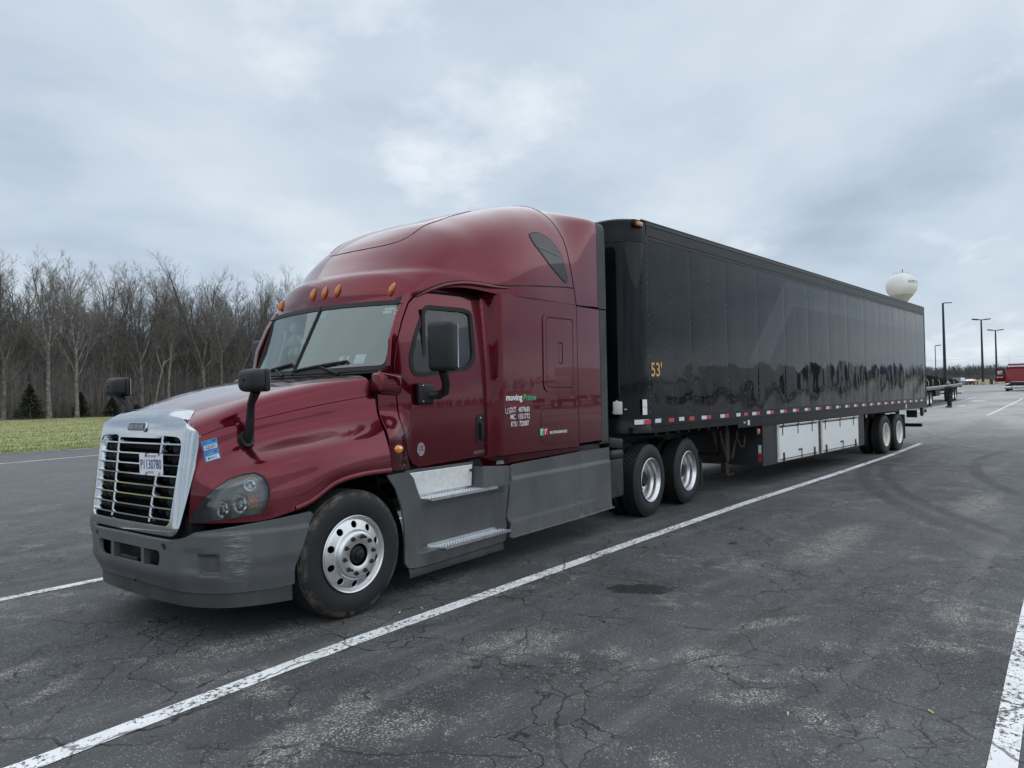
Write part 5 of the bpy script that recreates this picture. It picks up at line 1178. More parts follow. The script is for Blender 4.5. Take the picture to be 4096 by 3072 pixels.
g = MB(); g.box(5.1, 21.1, -1.25, 1.25, 1.16, 1.24); tb(g, 'floor', 'void')
for s_ in (-1, 1):
    g = MB(); g.box(5.5, 21.0, s_*.5-.05, s_*.5+.05, .95, 1.16); tb(g, 'frame_beam', 'dark_metal')
g = MB()
for i in range(48): x = 5.7+i*.32; g.box(x, x+.06, -1.22, 1.22, 1.10, 1.158)
tb(g, 'crossmembers', 'dark_metal')['kind'] = 'stuff'
# rear frame and doors
for s_ in (-1, 1):
    g = MB(); g.box(21.12, 21.19, min(s_*1.19, s_*1.302), max(s_*1.19, s_*1.302), 1.09, 4.11); tb(g, 'rear_post', 'trailer_rail')
    g = MB(); g.box(21.14, 21.165, min(s_*.01, s_*1.19), max(s_*.01, s_*1.19), 1.2, 4.03); d_ = tb(g, 'rear_door', 'trailer_skin')
    for q in (.25, .8):
        g = MB(); g.tube([(21.19, s_*q, 1.2), (21.19, s_*q, 4.0)], .017, 8); g.build('lock_rod', 'aluminium', d_)
g = MB(); g.box(21.12, 21.19, -1.19, 1.19, 4.03, 4.11); tb(g, 'rear_header', 'trailer_rail')
g = MB(); g.box(21.12, 21.19, -1.19, 1.19, 1.09, 1.2); tb(g, 'rear_sill', 'trailer_rail')
g = MB(); g.box(21.10, 21.20, -1.16, 1.16, .50, .60); ub = tb(g, 'underride_guard', 'dark_metal')
for s_ in (-.5, .5): g = MB(); g.box(21.08, 21.16, s_-.05, s_+.05, .6, 1.1); g.build('guard_post', 'dark_metal', ub)
g = MB(); g.box(21.19, 21.21, -1.285, -1.22, .93, 1.03); tb(g, 'tail_lamp', 'red_lens')
g = MB(); g.rbox((20.6, -1.02, .91), (.03, .29, .22), .01, 1); tb(g, 'hanging_flap', 'rubber_strip')
g = MB(); g.rbox((21.0, -1.2, .96), (.22, .08, .26), .05, 3); tb(g, 'bump_stop', 'black_plastic')
# rivets (real little heads)
g = MB()
def riv(x, z, y=-YT-.0105, r=.0095):
    k = len(g.v); g.v += [(x-r, y+.004, z), (x, y+.004, z-r), (x+r, y+.004, z), (x, y+.004, z+r), (x, y-.003, z)]; g.f += [(k, k+1, k+4), (k+1, k+2, k+4), (k+2, k+3, k+4), (k+3, k, k+4)]
x = 5.5
while x < 21.1:
    riv(x, 1.362, -YT-.008); riv(x, 3.88, -YT-.007, .007); x += .062
for i in range(26):
    xx = 5.476+.609*i
    for j in range(22): riv(xx, 1.45+j*.112, -YT-.006, .0075)
    riv(xx+.06, 1.18, -YT-.011); riv(xx+.12, 1.19, -YT-.011); riv(xx+.06, 1.22, -YT-.011); riv(xx+.12, 1.22, -YT-.011)
tb(g, 'rivets', 'rivet', None, 180)['kind'] = 'stuff'
# conspicuity tape
def rect(x0, x1, z0, z1, y, m, name, parent=None):
    g = MB(); g.box(x0, x1, y-.0015, y+.002, z0, z1); return tb(g, name, m, parent)
yb = -YT-.0135
for i, (a, b) in enumerate(((5.295, 5.454), (5.941, 6.095), (6.548, 6.703))): rect(a, b, 1.282, 1.340, yb if a > 5.5 else yb-.004, 'reflect_red', 'reflector_tape')
for a, b in ((5.573, 5.732), (6.242, 6.393)): rect(a, b, 1.287, 1.343, yb, 'reflect_white', 'reflector_tape')
xs_t = [6.938, 7.56, 8.15]+[8.772+.6125*i for i in range(20)]
for a in xs_t:
    if a > 20.9: continue
    gap = .13 if abs(a-8.15) < .01 else 0
    rect(a, a+.155, 1.282, 1.338, yb, 'reflect_white', 'reflector_tape'); rect(a+.158+gap, a+.305+gap, 1.282, 1.338, yb, 'reflect_red', 'reflector_tape')
for (xa, za, w, h, m_) in ((8.42, 1.155, .08, .03, 'yellow_ink'), (8.58, 1.12, .08, .085, 'reflect_white'), (18.75, 1.12, .10, .12, 'reflect_white')): rect(xa, xa+w, za, za+h, -YT-.0125, m_, 'label')
# sticker, document holder and box on the front corner
rect(5.27, 5.385, 1.52, 1.62, -YT-.004, 'alu_plate', 'document_holder'); rect(5.27, 5.385, 1.41, 1.515, -YT-.004, 'plate_white', 'document_card')
g = MB(); g.grid(lambda k, z: (nose(-.955+.16*(k-.5)-.07, .013)[0], nose(-.955+.16*(k-.5)-.07, .013)[1], z), lin(0, 1, 12), [1.278, 1.345]) if False else g.grid(lambda k, z: (*nose(-.93+.19*(k-1), .013), z), lin(.15, 1, 14), [1.278, 1.345]) if False else g.grid(lambda k, z: (*nose(-.80-.15*k, .020), z), lin(0, 1, 14), [1.280, 1.345]); tb(g, 'warning_sticker', 'plate_white', None, 180)
g = MB(); g.rbox((5.0, -1.07, 1.512), (.10, .125, .175), .012, 2, Matrix.Rotation(R(38), 3, 'Z')); wb = tb(g, 'junction_box', 'white_plastic', None, 40)
for p in ((5.0, -1.06, 1.605), (5.06, -1.16, 1.49), (4.95, -1.03, 1.45)): g = MB(); g.rbox(p, (.03, .03, .02), .006, 1); g.build('box_clip', 'white_plastic', wb)
# marker lamps
def mlamp(x, z, y, w=.17, h=.075):
    g = MB(); g.rbox((x, y-.014, z), (w*1.06, .028, h*1.1), .008, 2); o = tb(g, 'marker_lamp', 'dark_metal', None, 40)
    g = MB(); g.rbox((x, y-.034, z), (w*.86, .03, h*.82), .010, 2); g.build('lens', 'amber', o, 50); return o
mlamp(5.262, 4.035, -1.285); mlamp(9.08, .985, -1.24, .11, .11); mlamp(15.28, 1.03, -1.24, .09, .1)
text('length_marking', "53'", 'yellow_ink', trailer, lambda u, v: (u-13, -YT-.0075, v), w=.29, h=.205, u0=5.51, v0=1.938, bold=.012)
# belly boxes
g = MB(); g.box(9.28, 15.13, -1.265, 1.265, .352, 1.085); bb = tb(g, 'belly_box', 'grey_dark')
for (x0, x1) in ((9.905, 12.0), (12.19, 14.62)):
    g = MB()
    for a in ((x0, x1, 1.03, 1.065), (x0, x1, .375, .405), (x0, x0+.045, .405, 1.03), (x1-.045, x1, .405, 1.03)): g.box(a[0], a[1], -1.288, -1.266, a[2], a[3])
    tb(g, 'box_frame', 'dirty_white')
    g = MB(); g.rbox(((x0+x1)/2, -1.284, .712), (x1-x0-.10, .026, .585), .006, 1); dr = tb(g, 'box_door', 'white_paint')
    g = MB(); g.tube([(x0+.05, -1.305, 1.058), (x1-.03, -1.305, 1.058)], .012, 6); g.build('hinge_rod', 'dirty_white', dr)
    for hx in lin(x0+.2, x1-.38, 3):
        g = MB(); g.box(hx-.03, hx+.03, -1.318, -1.29, 1.02, 1.075); g.box(hx-.012, hx+.012, -1.306, -1.298, .86, 1.02); g.build('hinge', 'dark_steel', dr)
    for hx in (x0+.22, x1-.28):
        g = MB(); g.rbox((hx, -1.308, .46), (.05, .02, .16), .006, 1); g.box(hx-.012, hx+.012, -1.325, -1.3, .40, .44); g.build('latch', 'black_plastic', dr)
    g = MB(); hx = (x0+x1)/2; g.rbox((hx, -1.306, .545), (.17, .022, .035), .008, 1); h_ = g.build('handle', 'dark_steel', dr)
    g = MB()
    for i in range(9): g.lathe([(.012+.004*math.cos(b), .004*math.sin(b)) for b in lin(0, 6.283, 5)], 8, (hx+.06+.004*(i % 2), -1.31, .53-i*.022), 'x' if i % 2 else 'y')
    g.build('chain', 'dark_steel', dr)
rect(9.0, 9.0, 0, 0, 0, 'void', 'x') if False else None
for (z0, z1, m_) in ((.58, .73, 'reflect_white'), (.425, .575, 'reflect_red')):
    g = MB(); g.box(9.276, 9.2795, -1.235, -1.18, z0, z1); tb(g, 'front_tape', m_)
# landing gear
for s_ in (-1, 1):
    g = MB(); g.rbox((8.35, s_*.98, .80), (.14, .14, .60), .012, 1); lg = tb(g, 'landing_leg', 'rust_metal')
    g = MB(); g.rbox((8.35, s_*.98, .42), (.10, .10, .26), .01, 1); g.rbox((8.35, s_*.98, .285), (.26, .22, .02), .006, 1); g.build('leg_foot', 'rust_metal', lg)
    g = MB(); g.prism([(8.02, 1.08), (8.72, 1.08), (8.52, .68), (8.26, .68)], lambda u, v, d_: (u, d_, v), s_*.90, s_*.90+.012); g.build('gusset', 'rust_metal', lg)
    for q in (-1, 1):
        g = MB(); g.tube([(8.35+q*.34, s_*1.06, 1.06), (8.35+q*.27, s_*1.06, .88), (8.35+q*.10, s_*1.06, .55)], .028, 8); g.build('brace', 'rust_metal', lg)
    g = MB(); g.tube([(8.55, s_*1.1, .92), (8.62, s_*1.15, .74), (8.74, s_*1.15, .74), (8.80, s_*1.15, .92)], .018, 8); g.build('crank', 'rust_metal', lg)
g = MB(); g.tube([(8.35, -.95, .62), (8.35, .95, .62)], .03, 8); tb(g, 'leg_crossbar', 'rust_metal')
g = MB(); g.box(4.99, 5.3, -.82, .82, 1.10, 1.158); tb(g, 'nose_bumper', 'rust_metal')
# axles and wheels
for i, x_ in enumerate((16.974, 18.219)):
    g = MB(); g.tube([(x_, -1.0, .5), (x_, 1.0, .5)], .075, 12); tb(g, 'axle', 'dark_metal')
    for s_ in (-1, 1):
        g = MB(); g.box(x_-.45, x_+.45, s_*.5-.06, s_*.5+.06, .72, .95); tb(g, 'suspension', 'dark_metal')
        wheel(trailer, (x_-13, s_*1.272, .496), s_, 'trailer', 'rusty_white' if i == 0 and s_ < 0 else 'white_paint', dual=True)
for s_ in (-1, 1):
    g = MB(); g.prism([(.62, .28), (1.24, .28), (1.24, .95), (.62, .95)], lambda u, v, d_: (d_, s_*u, v), 18.90, 18.915); tb(g, 'mud_flap', 'rubber_strip')
# ================================================================== BACKGROUND
line([(30, 3.55), (49.2, 4.73), (73.2, 6.06)], .15, 'parking_line'); line([(41.0, .24), (68.8, 2.0)], .15, 'parking_line'); line([(74, 9.5), (96, 10.9)], .15, 'parking_line')
for (x, y, L_, w) in ((63.8, 4.35, 2.2, .55), (54.4, 3.75, 1.5, .22), (57, -1.2, 1.8, .3)):
    g = MB(); rn = random.Random(int(x)); pts = [(x+L_*.5*math.cos(a)*rn.uniform(.8, 1.1), y+w*math.sin(a)*rn.uniform(.7, 1.15)) for a in lin(0, 6.0, 14)]
    g.add([(a, b, hgt(a, b)+.004) for a, b in pts], [tuple(range(14))]); tag(g.build('worn_paint_patch', 'road_paint'), kind='structure')
for i, (x, y, a) in enumerate(((.44, -2.03, .5), (.63, -2.08, 1.2), (.62, -5.06, .4), (1.12, -5.62, .9))):
    g = MB(); g.tube([(-.017, 0, 0), (.017, 0, 0)], .0055, 7); o = g.build('cigarette_butt', 'butt'); o.location = (x, y, .0062); o.rotation_euler = (0, 0, a)
    tag(o, ['cigarette butt just behind the front wheel, the one nearer the wheel', 'cigarette butt near the white line, farther from the front wheel', 'orange cigarette butt lying at the bottom edge of the picture', 'orange cigarette butt lying beside the wide white line at lower right'][i], 'cigarette butt')
# ---------------- bare trees
def bare_tree(seed, H=16., fork=.42, spread=.55, trunk_r=.20, pale=False):
    rn = random.Random(seed); g = MB(); tr = MB()
    def perp(d):
        a = d.orthogonal().normalized(); a.rotate(Matrix.Rotation(rn.uniform(0, 6.283), 3, d)); return a
    def path(p, d, L, r0, r1, n, wob, up):
        P = [p.copy()]; rs = [r0]; q = p.copy(); dd = d.copy()
        for i in range(n):
            dd = (dd+perp(dd)*rn.uniform(0, wob)+Vector((0, 0, up))).normalized(); q = q+dd*(L/n); P.append(q.copy()); rs.append(r0+(r1-r0)*(i+1)/n)
        return P, rs, dd
    def at(P, t):
        f = t*(len(P)-1); i = min(len(P)-2, int(f)); return P[i].lerp(P[i+1], f-i), (P[i+1]-P[i]).normalized()
    def twig(p, d, L, r, lev):
        P, rs, dd = path(p, d, L, r, r*.35, 2 if lev else 3, .22, .06); g.tube(P, rs, 3, cap=False)
        if lev > 0:
            for k in range(rn.randint(4, 7)):
                t = rn.uniform(.2, .98); q, e = at(P, t); twig(q, (e+perp(e)*rn.uniform(.45, .9)).normalized(), L*rn.uniform(.4, .62), r*.55, lev-1)
    def branch(p, d, L, r):
        P, rs, dd = path(p, d, L, r, r*.25, 5, .20, .05); g.tube(P, rs, 4, cap=False)
        for k in range(rn.randint(8, 12)):
            t = rn.uniform(.18, 1.); q, e = at(P, t); twig(q, (e+perp(e)*rn.uniform(.5, .95)).normalized(), L*rn.uniform(.28, .46)*(1.15-t*.4), max(.012, r*.30), 1)
    def limb(p, d, L, r):
        P, rs, dd = path(p, d, L, r, r*.28, 7, .16, .07); g.tube(P, rs, 5, cap=False)
        for k in range(rn.randint(7, 9)):
            t = .25+.75*k/8+rn.uniform(-.05, .05); q, e = at(P, min(1, t)); branch(q, (e+perp(e)*rn.uniform(.4, .8)).normalized(), L*rn.uniform(.34, .5)*(1.2-t*.5), max(.015, r*.36*(1.2-t*.6)))
    P, rs, dd = path(Vector((0, 0, -.2)), Vector((rn.uniform(-.05, .05), rn.uniform(-.05, .05), 1)).normalized(), H*fork, trunk_r*1.15, trunk_r*.72, 7, .05, .03); rs[0] *= 1.35; tr.tube(P, rs, 8, cap=False)
    q, e = P[-1], (P[-1]-P[-2]).normalized()
    n = rn.randint(2, 4)
    for k in range(n): limb(q, (e+perp(e)*rn.uniform(.12, .42)*spread*1.6).normalized(), H*(1-fork)*rn.uniform(.8, 1.02), trunk_r*rn.uniform(.45, .68))
    for k in range(rn.randint(3, 6)):
        t = rn.uniform(.55, .98); q, e = at(P, t); limb(q, (e+perp(e)*rn.uniform(.5, .9)*spread*1.5).normalized(), H*rn.uniform(.22, .42), trunk_r*rn.uniform(.22, .38))
    for k in range(rn.randint(2, 5)):
        t = rn.uniform(.2, .6); q, e = at(P, t); twig(q, (e*.4+perp(e)).normalized(), H*rn.uniform(.06, .13), .02, 1)
    return tr, g
protos = []
cfg = [(11, 17.3, .40, .62, .24), (12, 16.2, .48, .55, .20), (13, 16.5, .38, .75, .23), (14, 16.5, .52, .5, .17), (15, 15, .45, .65, .18), (16, 13.5, .5, .5, .12), (17, 17., .35, .8, .26), (18, 13.5, .58, .45, .11)]
for c in cfg:
    tr, g = bare_tree(c[0], *c[1:]); bk = ['bark', 'bark_dark'][c[0] % 2]
    mt = bpy.data.meshes.new('trunk'); mt.from_pydata(tr.v, [], tr.f); mt.polygons.foreach_set('use_smooth', [True]*len(tr.f)); mt.materials.append(M[bk])
    mc = bpy.data.meshes.new('crown'); mc.from_pydata(g.v, [], g.f); mc.materials.append(M[bk]); protos.append((mt, mc))
def put_tree(i, x, y, sc, rz, label, group=None, tilt=0):
    o = empty('bare_tree', (x, y, hgt(x, y)), rz, label, 'tree', group); o.scale = (sc, sc, sc); o.rotation_euler = (tilt, tilt*.6, rz)
    link('trunk', protos[i][0], o); link('crown', protos[i][1], o); return o
rn = random.Random(21); nt_ = 0
WOOD = 'bare leafless tree deeper in the wood, behind its front row'
for row in range(8):
    y0 = 80.5+row*5.2; x = -2+rn.uniform(0, 3)-row*1.5
    while x < 92+row*7:
        vis = 10 < x < 75
        if vis or rn.random() < .6:
            yy_ = y0+rn.uniform(-2.2, 2.2)
            i = rn.choice([0, 1, 2, 3, 4, 5, 6, 7] if row else [0, 1, 2, 3, 4, 6]); put_tree(i, x, yy_, (rn.uniform(15.4, 17.2)/cfg[i][1] if row < 3 else rn.uniform(.90, 1.02)), rn.uniform(0, 6.28), 'bare leafless tree in the front row of the wood along the lawn' if row == 0 else WOOD, 'bare trees in the front row of the wood' if row == 0 else 'bare trees deeper in the wood', rn.uniform(-.04, .04)); nt_ += 1
        x += rn.uniform(2.2, 4.2) if row < 2 else rn.uniform(2.8, 5.2)
# one pale dead leaning tree that stands out
tr, g = bare_tree(41, 9, .75, .5, .10); o = empty('dead_tree', (29.9, 80.6, hgt(29.9, 80.6)), .4, 'slender pale-barked dead tree leaning in front of the wood', 'tree'); o.rotation_euler = (.10, .16, 0)
a = tr.build('trunk', 'bark_pale', o); b = MB(); b.tube([(0, 0, 5.2), (-.9, .2, 7.2), (-1.0, .3, 8.6)], [.08, .05, .02], 5); b.tube([(.1, 0, 6.2), (1.3, .3, 7.6)], [.07, .02], 5); b.build('crown', 'bark_pale', o)
# undergrowth: saplings and brush nobody could count
rnp = np.random.RandomState(9); SP, SQ, SR = [], [], []
def stick3(p, q, r): SP.append(p); SQ.append(q); SR.append(r)
for i in range(7000):
    y = 80+abs(rnp.normal(0, 13)); x = rnp.uniform(-2, 95)+(y-80)*.35
    h = rnp.uniform(1.2, 3.6) if rnp.rand() < .55 else rnp.uniform(3, 9); p = np.array([x, y, hgt(x, y)]); q = p+np.array([rnp.normal(0, .10*h), rnp.normal(0, .10*h), h]); stick3(p, q, .012+.004*h)
    for j in range(rnp.randint(5, 10)):
        t = rnp.uniform(.2, .95); s_ = p+(q-p)*t; L = h*rnp.uniform(.15, .4); d = rnp.normal(0, 1, 3); d[2] = abs(d[2])*.5+.6; d /= np.sqrt((d*d).sum()); e = s_+d*L; stick3(s_, e, .010)
        if rnp.rand() < .7: stick3(s_+(e-s_)*.5, s_+(e-s_)*.5+(d+rnp.normal(0, .6, 3))*L*.45, .008)
tag(sticks('undergrowth', SP, SQ, SR, 'brush'), 'tangled brown saplings and brush along the edge of the wood', None, kind='stuff')
SP, SQ, SR = [], [], []
for i in range(3200):
    y = rnp.uniform(108, 175); x = rnp.uniform(-5, 125)+(y-108)*.5; h = rnp.uniform(8, 16); p = np.array([x, y, hgt(x, y)]); q = p+np.array([rnp.normal(0, .4), rnp.normal(0, .4), h]); stick3(p, q, .13)
    for j in range(14):
        t = rnp.uniform(.15, .95); s_ = p+(q-p)*t; L = h*rnp.uniform(.12, .32)*(1.15-.5*t); d = rnp.normal(0, 1, 3); d[2] = abs(d[2])*.6+.8; d /= np.sqrt((d*d).sum()); e = s_+d*L; stick3(s_, e, .035); stick3(s_+(e-s_)*.5, s_+(e-s_)*.5+(d+rnp.normal(0, .5, 3))*L*.5, .022); stick3(s_+(e-s_)*.7, s_+(e-s_)*.7+(d+rnp.normal(0, .7, 3))*L*.4, .018)
tag(sticks('deep_wood', SP, SQ, SR, 'brush'), 'brown depth of the leafless wood behind its front trees', None, kind='stuff')
# ---------------- young evergreens
def evergreen(x, y, h, w, seed, label):
    o = empty('evergreen', (x, y, hgt(x, y)), seed, label, 'evergreen tree', 'dark evergreens at the edge of the wood'); rn = random.Random(seed)
    g = MB(); g.tube([(0, 0, 0), (0, 0, h*.5), (.02, 0, h*.97)], [.07, .05, .012], 6); g.build('trunk', 'bark_dark', o)
    g = MB()
    for i in range(int(190*h)):
        t = rn.random()**1.1; z = h*(.05+.95*t); r = w*(1-t)**.75*rn.uniform(.25, 1.15); a = rn.uniform(0, 6.283); L = .34*(1-t*.6)*rn.uniform(.7, 1.4)
        c, s_ = math.cos(a), math.sin(a); b = Vector((c*r*.55, s_*r*.55, z-.05)); e = Vector((c*(r+L*.4), s_*(r+L*.4), z+.10+L*.15+rn.uniform(-.1, .12))); sd_ = Vector((-s_, c, rn.uniform(-.5, .5)))*.06
        k = len(g.v); m_ = b.lerp(e, .55); g.v += [tuple(b), tuple(m_+sd_), tuple(e), tuple(m_-sd_), tuple(m_+Vector((0, 0, .07)))]; g.f += [(k, k+1, k+4), (k+1, k+2, k+4), (k+2, k+3, k+4), (k+3, k, k+4)]
    g.build('crown', 'needles', o); return o
evergreen(17.3, 79.3, 3.5, 1.45, 1, 'largest dark evergreen, leftmost at the edge of the wood')
evergreen(22.0, 79.4, 2.7, 1.0, 2, 'pointed dark evergreen, middle one at the edge of the wood')
evergreen(25.0, 79.2, 2.1, 1.1, 3, 'round-topped dark evergreen, right one at the edge of the wood')
evergreen(27.6, 79.4, 1.2, .8, 4, 'low dark evergreen bush right of the three taller ones'); evergreen(30.6, 79.6, 1.3, .8, 5, 'low dark evergreen bush partly behind the far hood mirror')
# ---------------- distant woods (ring, far away, one mass)
rnp = np.random.RandomState(3); SP, SQ, SR = [], [], []
for i in range(3800):
    if i < 2300: a = R(rnp.uniform(-6, 22)); d = rnp.uniform(560, 760)
    else: a = R(rnp.uniform(-150, -6)); d = rnp.uniform(420, 640)
    x, y = CAM.x+d*math.cos(a), CAM.y+d*math.sin(a); h = rnp.uniform(7.5, 11.5); p = np.array([x, y, hgt(x, y)]); stick3(p, p+np.array([rnp.normal(0, .3), rnp.normal(0, .3), h]), .25)
    for j in range(20):
        t = rnp.uniform(.10, .85); s_ = p+np.array([0, 0, h*t]); d3 = rnp.normal(0, 1, 3); d3[2] = abs(d3[2])*.5+.9; d3 /= np.sqrt((d3*d3).sum()); L = h*rnp.uniform(.2, .42)*(1.1-t*.5); stick3(s_, s_+d3*L, .15); stick3(s_+d3*L*.5, s_+d3*L*.5+(d3+rnp.normal(0, .6, 3))*L*.4, .11)
for i in range(9000):
    a = R(rnp.uniform(-6, 22)); d = rnp.uniform(556, 600); x, y = CAM.x+d*math.cos(a), CAM.y+d*math.sin(a); p = np.array([x, y, hgt(x, y)]); stick3(p, p+np.array([rnp.normal(0, .8), rnp.normal(0, .8), rnp.uniform(1.5, 4.5)]), .22)
tag(sticks('distant_woods', SP, SQ, SR, 'far_wood'), 'hazy grey line of leafless woods far beyond the lot', None, kind='stuff')
# ---------------- lamp posts
def lamp_post(x, y, ztop, kind, label):
    z0 = hgt(x, y); H = ztop-z0; o = empty('lamp_post', (x, y, z0), 0, label, 'lamp post', 'black lamp posts of the parking lot'); rt = Vector((cr.x, cr.y, 0)).normalized()
    g = MB(); g.tube([(0, 0, 0), (0, 0, H)], [.24 if kind != 'small' else .12, .13 if kind != 'small' else .08], 10); g.build('pole', 'pole_black', o)
    g = MB(); g.lathe([(.42, 0), (.42, .55), (.36, .6), (0, .6)], 14, axis='z'); g.build('footing', 'concrete', o)
    def head(s_, L, name='lamp_head'):
        g = MB(); c = rt*s_*L; ang = math.atan2(rt.y, rt.x)
        g.rbox((0, 0, 0), (1.15, .55, .20), .06, 2, Matrix.Rotation(ang, 3, 'Z') @ Matrix.Rotation(R(-6*s_), 3, 'Y')); g.v = [(p[0]+c.x, p[1]+c.y, p[2]+H+.02) for p in g.v]; g.build(name, 'pole_black', o)
    if kind == 'double':
        for s_ in (-1, 1): head(s_, 1.05)
        g = MB(); g.tube([tuple(-rt*1.0+Vector((0, 0, H-.04))), tuple(rt*1.0+Vector((0, 0, H-.04)))], .06, 8); g.build('arm', 'pole_black', o)
    elif kind == 'arm':
        g = MB(); g.tube([(0, 0, H-.03), tuple(rt*.75+Vector((0, 0, H+.0)))], .05, 8); g.build('arm', 'pole_black', o)
        g = MB(); g.rbox((0, 0, 0), (1.1, .38, .09), .03, 2, Matrix.Rotation(math.atan2(rt.y, rt.x), 3, 'Z')); g.v = [(p[0]+rt.x*.75, p[1]+rt.y*.75, p[2]+H+.02) for p in g.v]; g.build('lamp_head', 'pole_black', o)
    else: head(1, .75)
lamp_post(115.1, 16.6, 13.75, 'arm', 'tallest black lamp post with one thin flat head')
lamp_post(190.7, 33.3, 11.45, 'small', 'thin distant lamp post with one head, just right of the trailer')
lamp_post(150.9, 17.6, 13.75, 'double', 'taller of the two double-headed black lamp posts')
lamp_post(176.6, 19.15, 13.3, 'double', 'lower double-headed black lamp post nearest the red truck')
# ---------------- water tower
wt = empty('water_tower', (329.3, 73.6, hgt(329.3, 73.6)), 0, 'white bulb-shaped water tower rising behind the trailer', 'water tower'); zb = hgt(329.3, 73.6)
g = MB(); prof = [(3.4, 0), (2.4, 4), (1.75, 9), (1.6, 30), (1.72, 35.4), (2.1, 36.6)]; g.lathe([(r, h-(0)) for r, h in prof], 40, axis='z'); pd = g.build('pedestal', 'tower_band', wt, 60)
g = MB(); g.lathe([(2.1, 36.6-.0), (2.9, 37.6), (3.9, 38.7), (4.55, 39.5)], 56, axis='z'); g.v = [(x, y, z) for x, y, z in g.v]; g.build('tank_cone', 'tower_band', wt, 60)
def tankr(z): # tank radius at height above ground (relative)
    t = (z-43.0+zb*0)/5.75; return 6.02*max(0, 1-abs(t)**2.3)**.5 if z > 43 else 6.02*(1-max(0, (43-z)/3.5)**2*.245)
g = MB(); g.lathe([(tankr(z), z) for z in lin(39.5, 48.65, 26)]+[(0, 48.72)], 64, axis='z'); tk = g.build('tank', 'tower_white', wt, 60)
for o in list(wt.children): o.location.z = -zb+.9 if o.name.startswith('tank') else 0
g = MB(); rr_ = 2.95; z_ = 48.0-zb+.9
g.lathe([(rr_, z_+1.1), (rr_, z_+1.16)], 32, axis='z'); g.lathe([(rr_, z_+.6), (rr_, z_+.64)], 32, axis='z')
for k in range(20): a = 2*math.pi*k/20; g.tube([(rr_*math.cos(a), rr_*math.sin(a), z_-.3), (rr_*math.cos(a), rr_*math.sin(a), z_+1.15)], .04, 4)
g.build('railing', 'aluminium', wt)
g = MB(); g.rbox((-.5, .8, z_+.9), (1.2, 1.0, .6), .1, 2); g.build('roof_hatch', 'tower_white', wt)
g = MB(); g.tube([(.2, -.6, z_), (.2, -.6, z_+2.1)], .10, 6); g.rbox((.2, -.6, z_+2.0), (.3, .3, .7), .05, 1); g.tube([(0, 0, z_), (0, 0, z_+1.9)], .05, 5); g.build('beacon', 'red_dark', wt)
toC = Vector((CAM.x-329.3, CAM.y-73.6, 0)).normalized(); rtv = Vector((-toC.y, toC.x, 0)); rtv = rtv if rtv.dot(Vector((cr.x, cr.y, 0))) > 0 else -rtv
def tw(u, v):
    ph = R(25)+u/6.0; r = tankr(v)+.03; p = (toC*math.cos(ph)+rtv*math.sin(ph))*r; return (p.x, p.y, v-zb+.9)
text('tower_lettering', 'OHIO TURNPIKE', 'green_dark', tk, lambda u, v: Vector(tw(u, v))-Vector((0, 0, tk.location.z)), w=10.2, h=1.15, v0=43.9+zb*.0, bold=.02)
# ---------------- person in dark clothes
pe = empty('person', (51.8, 4.0, hgt(51.8, 4.0)), R(140), 'person in black jacket, dark trousers and grey cap standing by the flatbed trailer', 'person')
def skin(name, m, pts, edges, root=0, sub=2):
    me = bpy.data.meshes.new(name); me.from_pydata([p[:3] for p in pts], edges, []); o = link(name, me, pe); me.materials.append(M[m])
    md = o.modifiers.new('skin', 'SKIN'); 
    lay = me.skin_vertices[0] if me.skin_vertices else None
    if lay is None:
        bpy.context.view_layer.objects.active = o; lay = me.skin_vertices[0] if me.skin_vertices else None
    for v, p in zip(lay.data, pts): v.radius = (p[3], p[4] if len(p) > 4 else p[3]); v.use_root = False
    lay.data[root].use_root = True
    s2 = o.modifiers.new('sub', 'SUBSURF'); s2.levels = sub; s2.render_levels = sub
    return o
# local frame: x forward (facing), y left
body = [(0, 0, .93, .09, .08), (0, 0, 1.15, .09, .08), (.01, 0, 1.36, .10, .08), (.02, 0, 1.47, .06), (.035, 0, 1.53, .052), (.05, 0, 1.60, .075, .085), (.055, 0, 1.68, .078, .088),
        (0, .10, .80, .06), (.03, .115, .50, .05), (0, .125, .10, .04), (.10, .128, .05, .03), (0, -.10, .80, .06), (-.02, -.115, .50, .05), (-.05, -.125, .10, .04), (.05, -.128, .05, .03),
        (0, .21, 1.38, .045), (-.05, .29, 1.12, .04), (.05, .23, 1.05, .02), (0, -.21, 1.38, .045), (-.05, -.29, 1.12, .04), (.05, -.23, 1.05, .02)]
skin('body', 'skin', body, [(0, 1), (1, 2), (2, 3), (3, 4), (4, 5), (5, 6), (0, 7), (7, 8), (8, 9), (9, 10), (0, 11), (11, 12), (12, 13), (13, 14), (2, 15), (15, 16), (16, 17), (2, 18), (18, 19), (19, 20)])
skin('jacket', 'jacket', [(0, 0, .88, .19, .16), (.02, 0, 1.05, .21, .18), (.02, 0, 1.22, .20, .165), (.01, 0, 1.38, .19, .13), (.02, 0, 1.47, .09), (0, .23, 1.38, .085), (-.05, .30, 1.12, .075), (.10, .22, 1.0, .07), (0, -.23, 1.38, .085), (-.05, -.30, 1.12, .075), (.10, -.22, 1.0, .07)], [(0, 1), (1, 2), (2, 3), (3, 4), (3, 5), (5, 6), (6, 7), (3, 8), (8, 9), (9, 10)])
skin('trousers', 'trousers', [(0, 0, .90, .16, .13), (0, .105, .80, .115), (.03, .115, .50, .095), (0, .125, .08, .085), (0, -.105, .80, .115), (-.02, -.115, .50, .095), (-.05, -.125, .08, .085)], [(0, 1), (1, 2), (2, 3), (0, 4), (4, 5), (5, 6)])
for s_, x_ in ((1, 0), (-1, -.05)): g = MB(); g.rbox((x_+.06, s_*.128, .05), (.30, .115, .10), .035, 3); g.build('shoe', 'black_plastic', pe, 50)
